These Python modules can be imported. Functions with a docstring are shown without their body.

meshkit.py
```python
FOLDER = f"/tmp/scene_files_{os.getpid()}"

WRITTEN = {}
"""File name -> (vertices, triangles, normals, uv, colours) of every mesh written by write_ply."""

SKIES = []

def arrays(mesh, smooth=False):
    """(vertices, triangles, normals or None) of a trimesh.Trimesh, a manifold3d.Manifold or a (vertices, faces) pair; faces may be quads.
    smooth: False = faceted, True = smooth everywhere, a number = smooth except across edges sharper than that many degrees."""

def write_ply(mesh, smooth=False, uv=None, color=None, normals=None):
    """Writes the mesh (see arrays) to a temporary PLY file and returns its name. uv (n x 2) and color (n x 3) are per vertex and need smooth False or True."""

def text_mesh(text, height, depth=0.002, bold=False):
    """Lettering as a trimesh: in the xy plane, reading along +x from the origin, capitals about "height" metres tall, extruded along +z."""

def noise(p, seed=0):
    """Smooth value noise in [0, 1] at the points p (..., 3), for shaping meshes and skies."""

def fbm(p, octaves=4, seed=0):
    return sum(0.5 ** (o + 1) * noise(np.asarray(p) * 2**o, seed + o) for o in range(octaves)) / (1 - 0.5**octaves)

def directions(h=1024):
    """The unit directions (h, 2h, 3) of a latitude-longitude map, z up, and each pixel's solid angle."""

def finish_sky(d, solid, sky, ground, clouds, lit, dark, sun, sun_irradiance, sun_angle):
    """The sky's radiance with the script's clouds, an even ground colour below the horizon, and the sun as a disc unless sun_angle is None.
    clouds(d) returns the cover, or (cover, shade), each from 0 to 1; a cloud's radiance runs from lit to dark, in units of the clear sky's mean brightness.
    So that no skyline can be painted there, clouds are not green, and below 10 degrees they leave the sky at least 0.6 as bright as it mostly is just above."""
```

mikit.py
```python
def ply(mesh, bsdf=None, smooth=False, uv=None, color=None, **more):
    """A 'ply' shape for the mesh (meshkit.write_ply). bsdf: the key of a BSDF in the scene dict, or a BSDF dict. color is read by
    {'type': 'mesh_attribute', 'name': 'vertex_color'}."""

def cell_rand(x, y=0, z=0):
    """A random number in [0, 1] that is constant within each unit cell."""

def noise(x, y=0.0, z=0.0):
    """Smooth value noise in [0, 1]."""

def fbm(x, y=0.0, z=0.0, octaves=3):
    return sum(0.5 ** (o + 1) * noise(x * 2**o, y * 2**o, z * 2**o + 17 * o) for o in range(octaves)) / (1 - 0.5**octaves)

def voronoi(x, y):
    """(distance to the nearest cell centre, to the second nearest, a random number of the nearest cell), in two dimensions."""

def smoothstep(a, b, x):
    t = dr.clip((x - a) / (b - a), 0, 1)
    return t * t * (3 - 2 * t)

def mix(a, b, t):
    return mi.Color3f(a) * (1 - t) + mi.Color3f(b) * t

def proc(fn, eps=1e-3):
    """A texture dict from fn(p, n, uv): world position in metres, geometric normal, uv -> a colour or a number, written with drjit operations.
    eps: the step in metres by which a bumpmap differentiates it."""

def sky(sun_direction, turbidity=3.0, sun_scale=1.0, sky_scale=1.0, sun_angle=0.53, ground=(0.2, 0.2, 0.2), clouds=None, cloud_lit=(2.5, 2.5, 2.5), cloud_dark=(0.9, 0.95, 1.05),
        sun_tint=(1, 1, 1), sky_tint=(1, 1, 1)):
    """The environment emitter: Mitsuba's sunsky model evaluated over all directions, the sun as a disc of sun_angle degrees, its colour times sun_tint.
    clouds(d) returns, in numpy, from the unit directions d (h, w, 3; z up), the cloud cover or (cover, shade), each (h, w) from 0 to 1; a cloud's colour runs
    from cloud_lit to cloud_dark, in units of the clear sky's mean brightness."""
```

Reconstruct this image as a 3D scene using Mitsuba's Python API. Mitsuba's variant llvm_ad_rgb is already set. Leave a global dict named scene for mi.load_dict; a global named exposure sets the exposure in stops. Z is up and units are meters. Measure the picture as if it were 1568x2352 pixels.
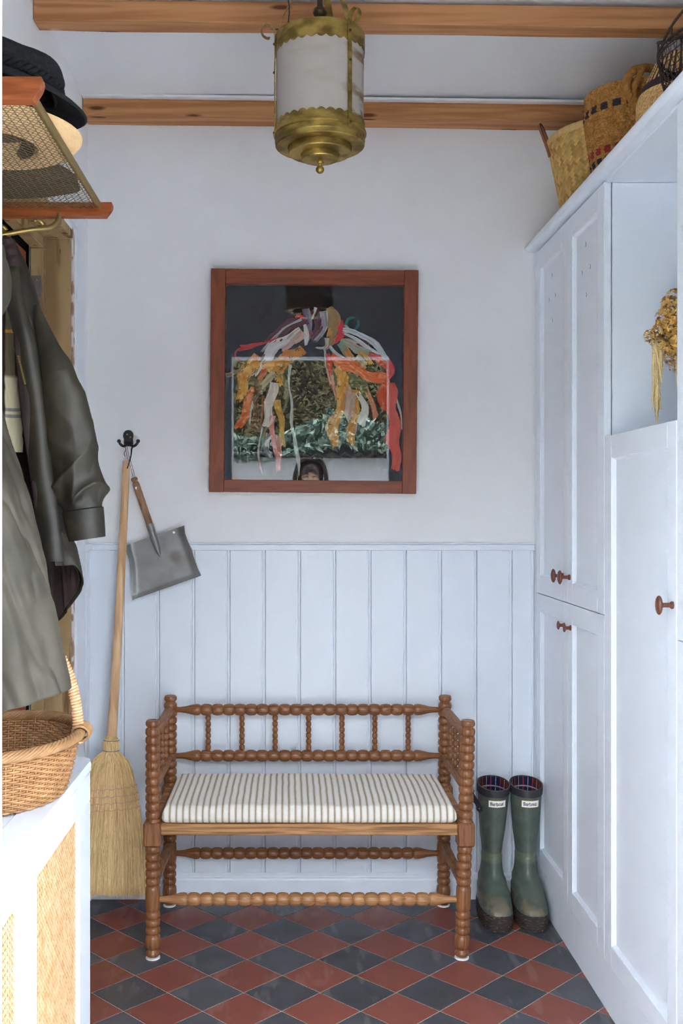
import math, random
import numpy as np, trimesh, mitsuba as mi, drjit as dr
import mikit, meshkit
import manifold3d as m3
import shapely.geometry as sg
from mikit import noise, fbm, voronoi, cell_rand, smoothstep, mix

T = mi.ScalarTransform4f
F, CX, CY, H = 2370.0, 670.0, 1171.0, 1.35          # focal length and vanishing point in photo pixels, eye height
exposure = 6.12

def lin(r, g, b):
    c = np.array([r, g, b], float) / 255
    return [float(v) for v in np.where(c <= 0.04045, c / 12.92, ((c + 0.055) / 1.055) ** 2.4)]

scene = {'type': 'scene'}
labels = {}
# ------------------------------------------------------------------ camera, sky
scene['camera'] = {'type': 'perspective', 'fov_axis': 'x', 'fov': 2 * math.degrees(math.atan(784 / F)), 'near_clip': 0.01, 'far_clip': 200.0,
                   'principal_point_offset_x': (784 - CX) / 1568, 'principal_point_offset_y': (1176 - CY) / 2352,
                   'to_world': T().look_at(origin=[0, 0, H], target=[0, 1, H], up=[0, 0, 1])}

def overcast(d):
    n = meshkit.fbm(d * np.array([3.0, 3.0, 5.0]), 4, 3)
    return 0.93 + 0.07 * n, np.clip(0.25 + 0.5 * (n - 0.5), 0, 1)
scene['sky'] = mikit.sky([-0.25, -0.7, 0.67], turbidity=4.0, sun_scale=0.0, sky_scale=1.0, ground=(0.25, 0.25, 0.24), clouds=overcast,
                         cloud_lit=(2.42, 2.63, 2.84), cloud_dark=(1.54, 1.7, 1.88))

# ------------------------------------------------------------------ helpers
def px(x, y, Y):
    return np.array([(x - CX) * Y / F, Y, H - (y - CY) * Y / F])

def fresh(key):
    if key not in scene and key not in labels: return key
    i = 1
    while f'{key}_{i:03d}' in scene or f'{key}_{i:03d}' in labels: i += 1
    return f'{key}_{i:03d}'

def note(k, label=None, cat=None, group=None, kind=None):
    d = {}
    if label: d['label'] = label
    if cat: d['category'] = cat
    if group: d['group'] = group
    if kind: d['kind'] = kind
    if d: labels[k] = d
    return k

def thing(name, label, cat, group=None):
    return note(fresh(name), label, cat, group)

def add(key, mesh, bsdf, smooth=35, color=None, uv=None, label=None, cat=None, group=None, kind=None):
    k = fresh(key)
    if isinstance(mesh, tuple) and len(mesh) == 3 and mesh[2] is not None and uv is None:
        uv = mesh[2]
    if isinstance(mesh, tuple): mesh = (mesh[0], mesh[1])
    if color is not None or uv is not None:
        smooth = bool(smooth)
    scene[k] = mikit.ply(mesh, bsdf, smooth=smooth, uv=uv, color=color)
    return note(k, label, cat, group, kind)

def struct(key, mesh, bsdf, smooth=False, label=None, **kw):
    return add(key, mesh, bsdf, smooth, label=label, kind='structure', **kw)

def tri(f):
    f = np.asarray(f, int)
    return np.vstack([f[:, [0, 1, 2]], f[:, [0, 2, 3]]]) if f.shape[1] == 4 else f

def join(*ms):
    vs, fs, at = [], [], 0
    for m in ms:
        v, f = (m.vertices, m.faces) if hasattr(m, 'vertices') else (m[0], tri(m[1]))
        vs.append(np.asarray(v)); fs.append(np.asarray(f) + at); at += len(v)
    return np.vstack(vs), np.vstack(fs)

def box(x0, x1, y0, y1, z0, z1, b=0.002):
    lo, hi = np.array([x0, y0, z0], float), np.array([x1, y1, z1], float)
    b = min(b, 0.45 * (hi - lo).min())
    if b <= 0:
        m = trimesh.creation.box(bounds=[lo, hi]); return np.array(m.vertices), np.array(m.faces)
    pts = []
    for c in np.ndindex(2, 2, 2):
        corner = np.where(np.array(c) == 1, hi, lo); s = np.where(np.array(c) == 1, -1, 1)
        for k in range(3):
            o = s * b; o[k] = 0
            pts.append(corner + o)
    m = trimesh.convex.convex_hull(np.array(pts))
    return np.array(m.vertices), np.array(m.faces)

def xf(m, M=None, t=(0, 0, 0)):
    v, f = (m.vertices, m.faces) if hasattr(m, 'vertices') else (m[0], m[1])
    v = np.asarray(v, float)
    if M is not None: v = v @ np.asarray(M).T
    return (v + np.asarray(t), f) + tuple(m[2:] if isinstance(m, tuple) else ())

def rot(axis, deg):
    return trimesh.transformations.rotation_matrix(math.radians(deg), axis)[:3, :3]

def frame_of(d):
    d = np.asarray(d, float); d = d / np.linalg.norm(d)
    a = np.array([0, 0, 1.0]) if abs(d[2]) < 0.9 else np.array([1.0, 0, 0])
    x = np.cross(a, d); x /= np.linalg.norm(x)
    return x, np.cross(d, x), d

def lathe(prof, p0, p1, n=24, sq=1.0):
    """prof: (s, r) along p0->p1 in metres, s scaled to fit."""
    prof = np.array(prof, float); p0, p1 = np.asarray(p0, float), np.asarray(p1, float)
    L = np.linalg.norm(p1 - p0); s = prof[:, 0] / prof[-1, 0] * L
    x, y, d = frame_of(p1 - p0)
    a = np.linspace(0, 2 * np.pi, n + 1)
    ring = np.cos(a)[:, None] * x + np.sin(a)[:, None] * y * sq
    v = p0 + s[:, None, None] * d + prof[:, 1][:, None, None] * ring[None]
    m = len(prof)
    uv = np.stack([np.broadcast_to(a / (2 * np.pi) * 0.14, (m, n + 1)), np.broadcast_to(s[:, None], (m, n + 1))], -1) + np.random.default_rng(int(abs(p0.sum() * 1000)) + 5).random(2) * 7
    i, j = np.meshgrid(np.arange(m - 1), np.arange(n), indexing='ij')
    q = np.stack([i * (n + 1) + j, i * (n + 1) + j + 1, (i + 1) * (n + 1) + j + 1, (i + 1) * (n + 1) + j], -1).reshape(-1, 4)
    return v.reshape(-1, 3), tri(q), uv.reshape(-1, 2)

def spin(prof, c, n=48):
    """lathe about z through c=(x,y), prof: (r, z)."""
    prof = np.array(prof, float); a = np.arange(n) / n * 2 * np.pi
    v = np.stack([c[0] + prof[:, :1] * np.cos(a), c[1] + prof[:, :1] * np.sin(a), np.broadcast_to(prof[:, 1:], (len(prof), n))], -1)
    i, j = np.meshgrid(np.arange(len(prof) - 1), np.arange(n), indexing='ij'); k = (j + 1) % n
    q = np.stack([i * n + j, i * n + k, (i + 1) * n + k, (i + 1) * n + j], -1).reshape(-1, 4)
    return v.reshape(-1, 3), tri(q)

def tube(path, r, n=8, closed=False, flat=None):
    """Sweep a circle (or an ellipse, flat=(a, b)) along a path."""
    p = np.asarray(path, float); m = len(p)
    r = np.broadcast_to(np.asarray(r, float), (m,))
    if closed: d = np.roll(p, -1, 0) - np.roll(p, 1, 0)
    else: d = np.gradient(p, axis=0)
    d /= np.linalg.norm(d, axis=1, keepdims=True) + 1e-12
    x, y, _ = frame_of(d[0]); X = [x]
    for i in range(1, m):
        x = X[-1] - d[i] * (X[-1] @ d[i]); X.append(x / (np.linalg.norm(x) + 1e-12))
    X = np.array(X); Yv = np.cross(d, X)
    a = np.arange(n) / n * 2 * np.pi; ca, cb = flat if flat else (1, 1)
    v = p[:, None] + r[:, None, None] * (np.cos(a)[None, :, None] * X[:, None] * ca + np.sin(a)[None, :, None] * Yv[:, None] * cb)
    rows = m if closed else m - 1
    i, j = np.meshgrid(np.arange(rows), np.arange(n), indexing='ij'); k = (j + 1) % n; i2 = (i + 1) % m
    f = tri(np.stack([i * n + j, i * n + k, i2 * n + k, i2 * n + j], -1).reshape(-1, 4))
    v = v.reshape(-1, 3)
    if not closed:
        c0, c1 = len(v), len(v) + 1
        v = np.vstack([v, p[0], p[-1]]); jj = np.arange(n); kk = (jj + 1) % n
        f = np.vstack([f, np.stack([np.full(n, c0), kk, jj], 1), np.stack([np.full(n, c1), (m - 1) * n + jj, (m - 1) * n + kk], 1)])
    return v, f

def spline(pts, n=40, closed=False):
    from scipy.interpolate import CubicSpline
    p = np.asarray(pts, float)
    if closed: p = np.vstack([p, p[:1]])
    t = np.concatenate([[0], np.cumsum(np.linalg.norm(np.diff(p, axis=0), axis=1) + 1e-9)])
    cs = CubicSpline(t, p, bc_type='periodic' if closed else 'natural')
    return cs(np.linspace(0, t[-1], n + 1)[:-1] if closed else np.linspace(0, t[-1], n))

def grid_faces(n, m, wrap=False):
    i, j = np.meshgrid(np.arange(n - 1), np.arange(m if wrap else m - 1), indexing='ij'); k = (j + 1) % m
    return np.stack([i * m + j, i * m + k, (i + 1) * m + k, (i + 1) * m + j], -1).reshape(-1, 4)

def grid(Pg, wrap=False):
    n, m, _ = Pg.shape
    return Pg.reshape(-1, 3), tri(grid_faces(n, m, wrap))

def sheet(Pg, t, wrap=False):
    """A grid of points given a thickness."""
    n, m, _ = Pg.shape
    f = grid_faces(n, m, wrap); v = Pg.reshape(-1, 3)
    _, _, nn = meshkit.arrays((v, f), True)
    a, b = v + nn * t / 2, v - nn * t / 2
    N = n * m; fs = [tri(f), tri(f)[:, ::-1] + N]
    def edge(idx):
        i, j = idx[:-1], idx[1:]
        return tri(np.stack([j, i, i + N, j + N], 1))
    ids = np.arange(N).reshape(n, m)
    if wrap:
        for r_, s in ((ids[0], 1), (ids[-1], -1)):
            e = np.append(r_, r_[0])[::s]; fs.append(edge(e))
    else:
        loop = np.concatenate([ids[0], ids[1:, -1], ids[-1, -2::-1], ids[-2::-1, 0]])
        fs.append(edge(loop))
    return np.vstack([a, b]), np.vstack(fs)

def hull(points):
    m = trimesh.convex.convex_hull(np.asarray(points, float)); return np.array(m.vertices), np.array(m.faces)

def prism(poly, y0, y1, axis='y'):
    """Extrude a shapely polygon given in (x, z) between y0 and y1 (axis y), or (x, y) along z."""
    m = trimesh.creation.extrude_polygon(poly, y1 - y0, engine='earcut')
    v = np.array(m.vertices)
    if axis == 'y': v = np.stack([v[:, 0], y0 + v[:, 2], v[:, 1]], 1); f = m.faces[:, ::-1]
    else: v = v + [0, 0, y0]; f = m.faces
    return v, np.array(f)

def sphere(c, r, sub=2, s=(1, 1, 1)):
    m = trimesh.creation.icosphere(subdivisions=sub, radius=1.0)
    return np.array(m.vertices) * r * np.asarray(s) + np.asarray(c), np.array(m.faces)

# ------------------------------------------------------------------ materials
def rgb(c): return {'type': 'rgb', 'value': [float(x) for x in c]}
def M(name, base, rough=0.5, metallic=0.0, spec=0.5, bump=None, bump_scale=1.0, two=True, **more):
    if callable(base): base = mikit.proc(base)
    elif not isinstance(base, dict): base = rgb(base)
    b = {'type': 'principled', 'base_color': base, 'roughness': rough if not callable(rough) else mikit.proc(rough), 'metallic': metallic, 'specular': spec, **more}
    if bump is not None:
        b = {'type': 'bumpmap', 'texture': mikit.proc(bump), 'scale': bump_scale, 'bsdf': b}
    scene[name] = {'type': 'twosided', 'bsdf': b} if two else b
VC = {'type': 'mesh_attribute', 'name': 'vertex_color'}

M('m_plaster', lambda p, n, uv: mix(lin(217, 218, 220), lin(224, 225, 227), fbm(p.x * 2.2, p.y * 2.2, p.z * 2.2)), 0.7, spec=0.2)
M('m_paint', lambda p, n, uv: mix(lin(210, 217, 226), lin(216, 223, 232), fbm(p.x * 3, p.y * 3, p.z * 2)), 0.38, spec=0.4)
M('m_unlit_dark', lin(40, 36, 38), 0.8)  # dark colour standing in for the unlit space behind the old door
M('m_white', lin(235, 235, 232), 0.5)
def wood(dark, light, sx, sy, sz, amt=1.0):
    def fn(p, n, uv):
        w = fbm(p.x * sx * 0.25, p.y * sy * 0.25, p.z * sz * 0.25)
        g = fbm(p.x * sx + w * 3, p.y * sy + w * 3, p.z * sz + w * 3, octaves=4)
        return mix(dark, light, smoothstep(0.28, 0.68, g) * amt)
    return fn
def beam_col(p, n, uv):
    c = wood(lin(162, 108, 66), lin(186, 134, 90), 3, 60, 60)(p, n, uv)
    pale = smoothstep(0.62, 0.8, fbm(p.x * 9, p.y * 14, p.z * 30)) * smoothstep(-0.35, -0.72, p.x)
    c = mix(c, lin(215, 205, 195), pale * 0.55)
    kn = voronoi(p.x * 2.3, p.z * 9 + p.y * 9)[0]
    return mix(lin(95, 55, 30), c, smoothstep(0.03, 0.09, kn))
M('m_beam', beam_col, 0.6, spec=0.3)
M('m_frame', wood(lin(108, 52, 29), lin(124, 62, 36), 90, 90, 10), 0.45, spec=0.4)
M('m_frame_h', wood(lin(108, 52, 29), lin(124, 62, 36), 10, 90, 90), 0.45, spec=0.4)
M('m_rack_wood', wood(lin(124, 60, 28), lin(150, 80, 44), 12, 90, 90), 0.35, spec=0.5)
def turned(p, n, uv):
    w = fbm(uv.x * 8, uv.y * 3, 3.0)
    g = fbm(uv.x * 260 + w * 6, uv.y * 22 + w * 2, 1.0, octaves=3)
    c = mix(lin(94, 57, 33), lin(148, 98, 60), smoothstep(0.25, 0.75, g) * 0.45 + w * 0.5)
    return c
M('m_turned', turned, 0.36, spec=0.5)
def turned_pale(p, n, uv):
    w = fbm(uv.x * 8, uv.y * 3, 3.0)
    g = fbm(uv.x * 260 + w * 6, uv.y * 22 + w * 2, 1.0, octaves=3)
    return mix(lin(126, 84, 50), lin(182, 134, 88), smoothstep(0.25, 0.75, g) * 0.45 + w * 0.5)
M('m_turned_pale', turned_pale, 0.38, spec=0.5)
def rail_col(p, n, uv):
    c = wood(lin(120, 80, 48), lin(172, 126, 82), 9, 120, 120)(p, n, uv)
    return mix(lin(60, 38, 24), c, smoothstep(0.02, 0.06, voronoi(p.x * 4.1 + 0.3, p.z * 20)[0]))
M('m_rail', rail_col, 0.5, spec=0.35)
def brass_col(p, n, uv):
    a = fbm(p.x * 25, p.y * 25, p.z * 40, octaves=4)
    return mix(lin(116, 94, 48), lin(176, 148, 80), smoothstep(0.3, 0.7, a))
M('m_brass', brass_col, lambda p, n, uv: 0.34 + 0.25 * fbm(p.x * 40, p.y * 40, p.z * 40), metallic=0.9)
M('m_bronze', lin(74, 58, 40), 0.45, metallic=0.7)
M('m_rod', lin(160, 136, 84), 0.4, metallic=0.8)
M('m_mesh', lin(112, 98, 70), 0.5, metallic=0.6)
def milk(p, n, uv):
    a = fbm(p.x * 14, p.y * 14, p.z * 34, octaves=4); s = smoothstep(0.1, 0.17, p.x)
    return mix(lin(196, 188, 180), lin(146, 118, 90), smoothstep(0.48, 0.66, a) * s * 0.9 + 0.15 * smoothstep(0.5, 0.8, a))
scene['m_milk'] = {'type': 'principledthin', 'base_color': mikit.proc(milk), 'roughness': 0.25, 'spec_trans': 0.0, 'diff_trans': 0.9, 'eta': 1.5}
def tile_u(p):
    a, b = (p.x + 0.0275) / 0.1064, (p.y - 3.418) / 0.1064
    return dr.floor((a + b) * 0.5), dr.floor((a - b) * 0.5)
def tile_fn(lo, hi, glare_dust):
    def fn(p, n, uv):
        a, b = tile_u(p); r = cell_rand(a, b, 5)
        f = fbm(p.x * 16 + r * 9, p.y * 16, 0.0, octaves=4)
        c = mix(lo, hi, dr.clip(r * 0.55 + f * 0.5, 0, 1))
        sc = smoothstep(0.62, 0.8, fbm(p.x * 30, p.y * 8 + r * 7, 3.0, octaves=3)) * 0.22  # streaks of floor glare put into the tile colour
        vo = voronoi(p.x * 26, p.y * 26); sp = smoothstep(0.05, 0.015, vo[0]) * smoothstep(0.72, 0.76, vo[2]) * 0.5
        return mix(c, glare_dust, dr.clip(sc + sp, 0, 1))
    return fn
M('m_tile_red', tile_fn(lin(116, 63, 52), lin(140, 80, 67), lin(160, 126, 114)), lambda p, n, uv: 0.34 + 0.3 * fbm(p.x * 20, p.y * 20, 1.0), spec=0.45)
M('m_tile_black', tile_fn(lin(58, 59, 63), lin(86, 87, 92), lin(132, 130, 126)), lambda p, n, uv: 0.3 + 0.3 * fbm(p.x * 20, p.y * 20, 1.0), spec=0.5)
M('m_grout', lambda p, n, uv: mix(lin(150, 140, 132), lin(192, 184, 176), fbm(p.x * 30, p.y * 30, 0.0)), 0.9, spec=0.1)
def cush(p, n, uv):
    wob = (fbm(p.x * 5, p.y * 9, 2.0) - 0.5) * 0.004
    s = (p.x + wob) / 0.0198; t = dr.abs(s - dr.floor(s) - 0.5) * 0.0198
    th = noise(p.x * 900, p.y * 500, p.z * 500)
    c = mix(lin(214, 210, 200), lin(224, 220, 211), th)
    c = mix(mix(lin(146, 133, 112), lin(172, 160, 138), smoothstep(0.0003, 0.0012, dr.abs(t - 0.0012))), c, smoothstep(0.0024, 0.0030, t))
    return mix(lin(196, 187, 170), c, smoothstep(0.0003, 0.0008, dr.abs(t - 0.0044)))
M('m_cushion', cush, 0.85, spec=0.15, sheen=0.2)
def boot_col(p, n, uv):
    a = fbm(p.x * 40, p.y * 40, p.z * 40, octaves=4)
    c = mix(lin(68, 79, 71), lin(88, 100, 91), a)
    c = mix(c, lin(112, 118, 98), smoothstep(0.172, 0.186, p.z) * smoothstep(0.214, 0.204, p.z) * 0.6)
    mud = smoothstep(0.12, 0.05, p.z) * smoothstep(0.4, 0.62, fbm(p.x * 28, p.y * 28, p.z * 28))
    return mix(c, lin(128, 108, 84), mud * 0.75)
M('m_boot', boot_col, 0.42, spec=0.45)
def sole_col(p, n, uv):
    a = fbm(p.x * 130, p.y * 130, p.z * 260, octaves=4)
    return mix(lin(52, 47, 44), lin(130, 110, 90), smoothstep(0.5, 0.85, a) * 0.6)
M('m_sole', sole_col, 0.75, spec=0.2)
M('m_rubber', lin(45, 45, 50), 0.5)
def tartan(p, n, uv):
    u, v = uv.x * 1.0, uv.y * 1.0
    def st(x, w): return smoothstep(w, w * 0.6, dr.abs(x - dr.floor(x) - 0.5))
    c = mix(lin(52, 38, 44), lin(36, 36, 66), smoothstep(0.35, 0.65, noise(u * 6, 0.5, 0)))
    c = mix(c, lin(84, 44, 36), smoothstep(0.5, 0.7, noise(u * 4 + 3, v * 9, 1)))
    c = mix(c, lin(172, 58, 62), st(u * 5 + 0.25, 0.045)); c = mix(c, lin(186, 190, 200), st(u * 5 + 0.75, 0.03))
    return mix(c, lin(150, 140, 140), st(v * 7, 0.05))
M('m_tartan', tartan, 0.9, spec=0.1)
M('m_knob', lambda p, n, uv: mix(lin(84, 48, 36), lin(116, 72, 54), fbm(p.x * 60, p.y * 60, p.z * 60)), 0.35, spec=0.5)
M('m_iron', lin(28, 28, 30), 0.45, spec=0.5)
def zinc(p, n, uv):
    a = fbm(p.x * 18, p.y * 18, p.z * 18, octaves=4); s = smoothstep(0.05, 0.02, voronoi(p.x * 60, p.z * 60)[0])
    c = mix(lin(112, 113, 110), lin(152, 154, 152), a)
    r = smoothstep(0.03, 0.008, dr.sqrt(dr.square(p.x + 0.402) + dr.square(p.z - 1.188))) * 0.5
    return mix(mix(c, lin(98, 68, 58), r), lin(200, 198, 190), s * 0.35)
M('m_zinc', zinc, 0.5, metallic=0.55)
M('m_pole', wood(lin(188, 146, 106), lin(216, 178, 138), 60, 60, 5), 0.5, spec=0.35)
M('m_ash', wood(lin(112, 82, 56), lin(158, 122, 88), 80, 80, 9), 0.55)
M('m_vc', VC, 0.8, spec=0.2)
M('m_vc_gloss', VC, 0.45, spec=0.4)
M('m_cord', lin(30, 28, 34), 0.8)
M('m_string', lin(120, 100, 86), 0.8)
def print_col(p, n, uv):
    x, y = uv.x * 26, uv.y * 26
    cx, cy = dr.floor(x), dr.floor(y)
    ox, oy = cell_rand(cx, cy, 1) * 0.4 + 0.3, cell_rand(cx, cy, 2) * 0.4 + 0.3
    dx, dy = x - cx - ox, y - cy - oy
    r = dr.sqrt(dx * dx + dy * dy); an = dr.atan2(dy, dx)
    pet = 0.16 + 0.14 * dr.cos(an * 6)
    k = smoothstep(0.03, -0.03, r - pet) * dr.select(cell_rand(cx, cy, 3) > 0.35, 1.0, 0.0)
    c = mix(lin(164, 102, 32), lin(190, 132, 54), fbm(uv.x * 30, uv.y * 30, 0.0))
    return mix(c, lin(62, 50, 30), k)
M('m_print', print_col, 0.8, spec=0.1)
M('m_backing', lin(26, 26, 29), 0.9, spec=0.1)
scene['m_glass'] = {'type': 'thindielectric', 'int_ior': 1.52, 'ext_ior': 1.0}
def waxed(lo, hi, plaid=False):
    def fn(p, n, uv):
        a = fbm(p.x * 9, p.y * 9, p.z * 7, octaves=4)
        c = mix(lo, hi, smoothstep(0.3, 0.7, a))
        return mix(c, [h * 1.25 for h in hi], smoothstep(0.55, 0.8, fbm(p.x * 22, p.y * 22, p.z * 16)) * 0.4)
    return fn
M('m_wax_dark', waxed(lin(26, 23, 16), lin(46, 41, 30)), 0.5, spec=0.4)
M('m_wax_grey', waxed(lin(57, 53, 45), lin(78, 73, 62)), 0.55, spec=0.35)
M('m_lining', lambda p, n, uv: mix(lin(38, 30, 30), lin(58, 46, 44), fbm(p.x * 20, p.y * 20, p.z * 20)), 0.8, spec=0.15)
def plaid(p, n, uv):
    def st(x, c, w): return smoothstep(w, w * 0.7, dr.abs(x - c))
    low = smoothstep(1.625, 1.615, p.z)
    c = mix(lin(112, 104, 82), lin(214, 204, 172), low)
    c = mix(c, lin(196, 142, 60), st(p.z, 1.712, 0.004))
    c = mix(c, lin(150, 148, 142), st(p.z, 1.553, 0.004) + st(p.z, 1.54, 0.004))
    c = mix(c, lin(52, 38, 40), st(p.x, -0.588, 0.010))
    return mix(c, lin(70, 62, 50), st(p.x, -0.556, 0.006) * (1 - low))
M('m_plaid', plaid, 0.9, spec=0.1)
def old_wood(p, n, uv):
    g = fbm(p.x * 50, p.y * 50, p.z * 4, octaves=4); b = fbm(p.x * 14, p.y * 14, p.z * 3, octaves=3)
    c = mix(lin(136, 110, 74), lin(168, 144, 104), smoothstep(0.25, 0.65, b))
    k = mix(lin(112, 82, 50), c, smoothstep(0.24, 0.40, g))
    return mix(lin(104, 78, 50), k, smoothstep(0.14, 0.28, fbm(p.x * 120, p.y * 120, p.z * 16 + 5, octaves=3)))
M('m_old_wood', old_wood, 0.65, spec=0.3)
def chipped(p, n, uv):
    g = fbm(p.x * 90, p.y * 90, p.z * 30, octaves=4)
    return mix(lin(150, 122, 100), lin(206, 198, 196), smoothstep(0.4, 0.55, g))
M('m_chipped', chipped, 0.7)
def door_col(p, n, uv):
    g = fbm(p.x * 60, p.y * 40, p.z * 10, octaves=4)
    c = mix(lin(116, 54, 28), lin(150, 76, 40), g)
    return mix(c, lin(210, 200, 190), smoothstep(0.70, 0.76, fbm(p.x * 30, p.y * 50, p.z * 8 + 4, octaves=4)))
M('m_door', door_col, 0.5)
M('m_steel', lin(140, 140, 138), 0.4, metallic=0.7)
M('m_felt', lambda p, n, uv: mix(lin(26, 26, 28), lin(46, 46, 49), fbm(p.x * 160, p.y * 160, p.z * 160)), 0.95, spec=0.1, sheen=0.3)
M('m_straw_hat', lambda p, n, uv: mix(lin(206, 168, 122), lin(228, 194, 150), fbm(p.x * 220, p.y * 60, p.z * 220)), 0.85, spec=0.15)
M('m_tweed', lambda p, n, uv: mix(lin(66, 56, 50), lin(98, 86, 78), noise(p.x * 300, p.y * 300, p.z * 300)), 0.95, spec=0.1)
M('m_cane', lambda p, n, uv: mix(lin(228, 196, 158), lin(246, 222, 190), fbm(p.x * 80, p.y * 80, p.z * 80)), 0.45, spec=0.4)
M('m_cane_dark', lambda p, n, uv: mix(lin(212, 162, 108), lin(240, 206, 164), noise(p.y * 90, p.z * 90, 0.0)), 0.45, spec=0.4)
M('m_dusk', lin(150, 120, 95), 0.8)
M('m_wire', lin(56, 44, 40), 0.6, metallic=0.4)
M('m_leather', lin(128, 74, 40), 0.5)

# ------------------------------------------------------------------ room shell
XL, XR, YB, ZC, YD = -0.712, 1.42, 3.60, 2.755, 1.30
struct('floor', box(-1.0, 1.6, 1.10, 3.9, -0.12, -0.0016, 0), 'm_grout', label='grey grout bed under the diagonal red and black floor tiles')
room = sg.box(XL + 0.002, 1.20, 3.574 - 0.0, 3.575)
room = sg.box(XL + 0.002, 1.18, 0.846 if False else 1.18, 3.573)
D = 0.2128; g = 0.0016
tiles = []
for i in range(-14, 18):
    for j in range(-24, 6):
        if (i + j) % 2: continue
        cx, cy = -0.0275 + D / 2 + i * D / 2, 3.418 + j * D / 2
        h = D / 2 - g * 1.4142
        poly = sg.Polygon([(cx - h, cy), (cx, cy - h), (cx + h, cy), (cx, cy + h)]).intersection(sg.box(XL + 0.004, 1.18, 0.9, 3.573))
        if cy < 1.10 or cx > 0.98 or poly.is_empty or poly.area < 2e-4: continue
        tiles.append((poly, j % 2 == 0))
for poly, red in tiles:
    ring = np.array(poly.exterior.coords)[:-1]
    if sg.LinearRing(ring).is_ccw is False: ring = ring[::-1]
    c = ring.mean(0); n = len(ring)
    top = c + (ring - c) * (1 - 0.001 / np.linalg.norm(ring - c, axis=1, keepdims=True))
    V = np.vstack([np.c_[ring, np.full(n, -0.006)], np.c_[ring, np.full(n, -0.0009)], np.c_[top, np.zeros(n)], [[*c, 0.0]]])
    k = np.arange(n); k2 = (k + 1) % n
    fs = np.vstack([tri(np.stack([k, k2, k2 + n, k + n], 1)), tri(np.stack([k + n, k2 + n, k2 + 2 * n, k + 2 * n], 1)), np.stack([k + 2 * n, k2 + 2 * n, np.full(n, 3 * n)], 1)])
    add('floor__tile', (V, fs), 'm_tile_red' if red else 'm_tile_black', False)

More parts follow.
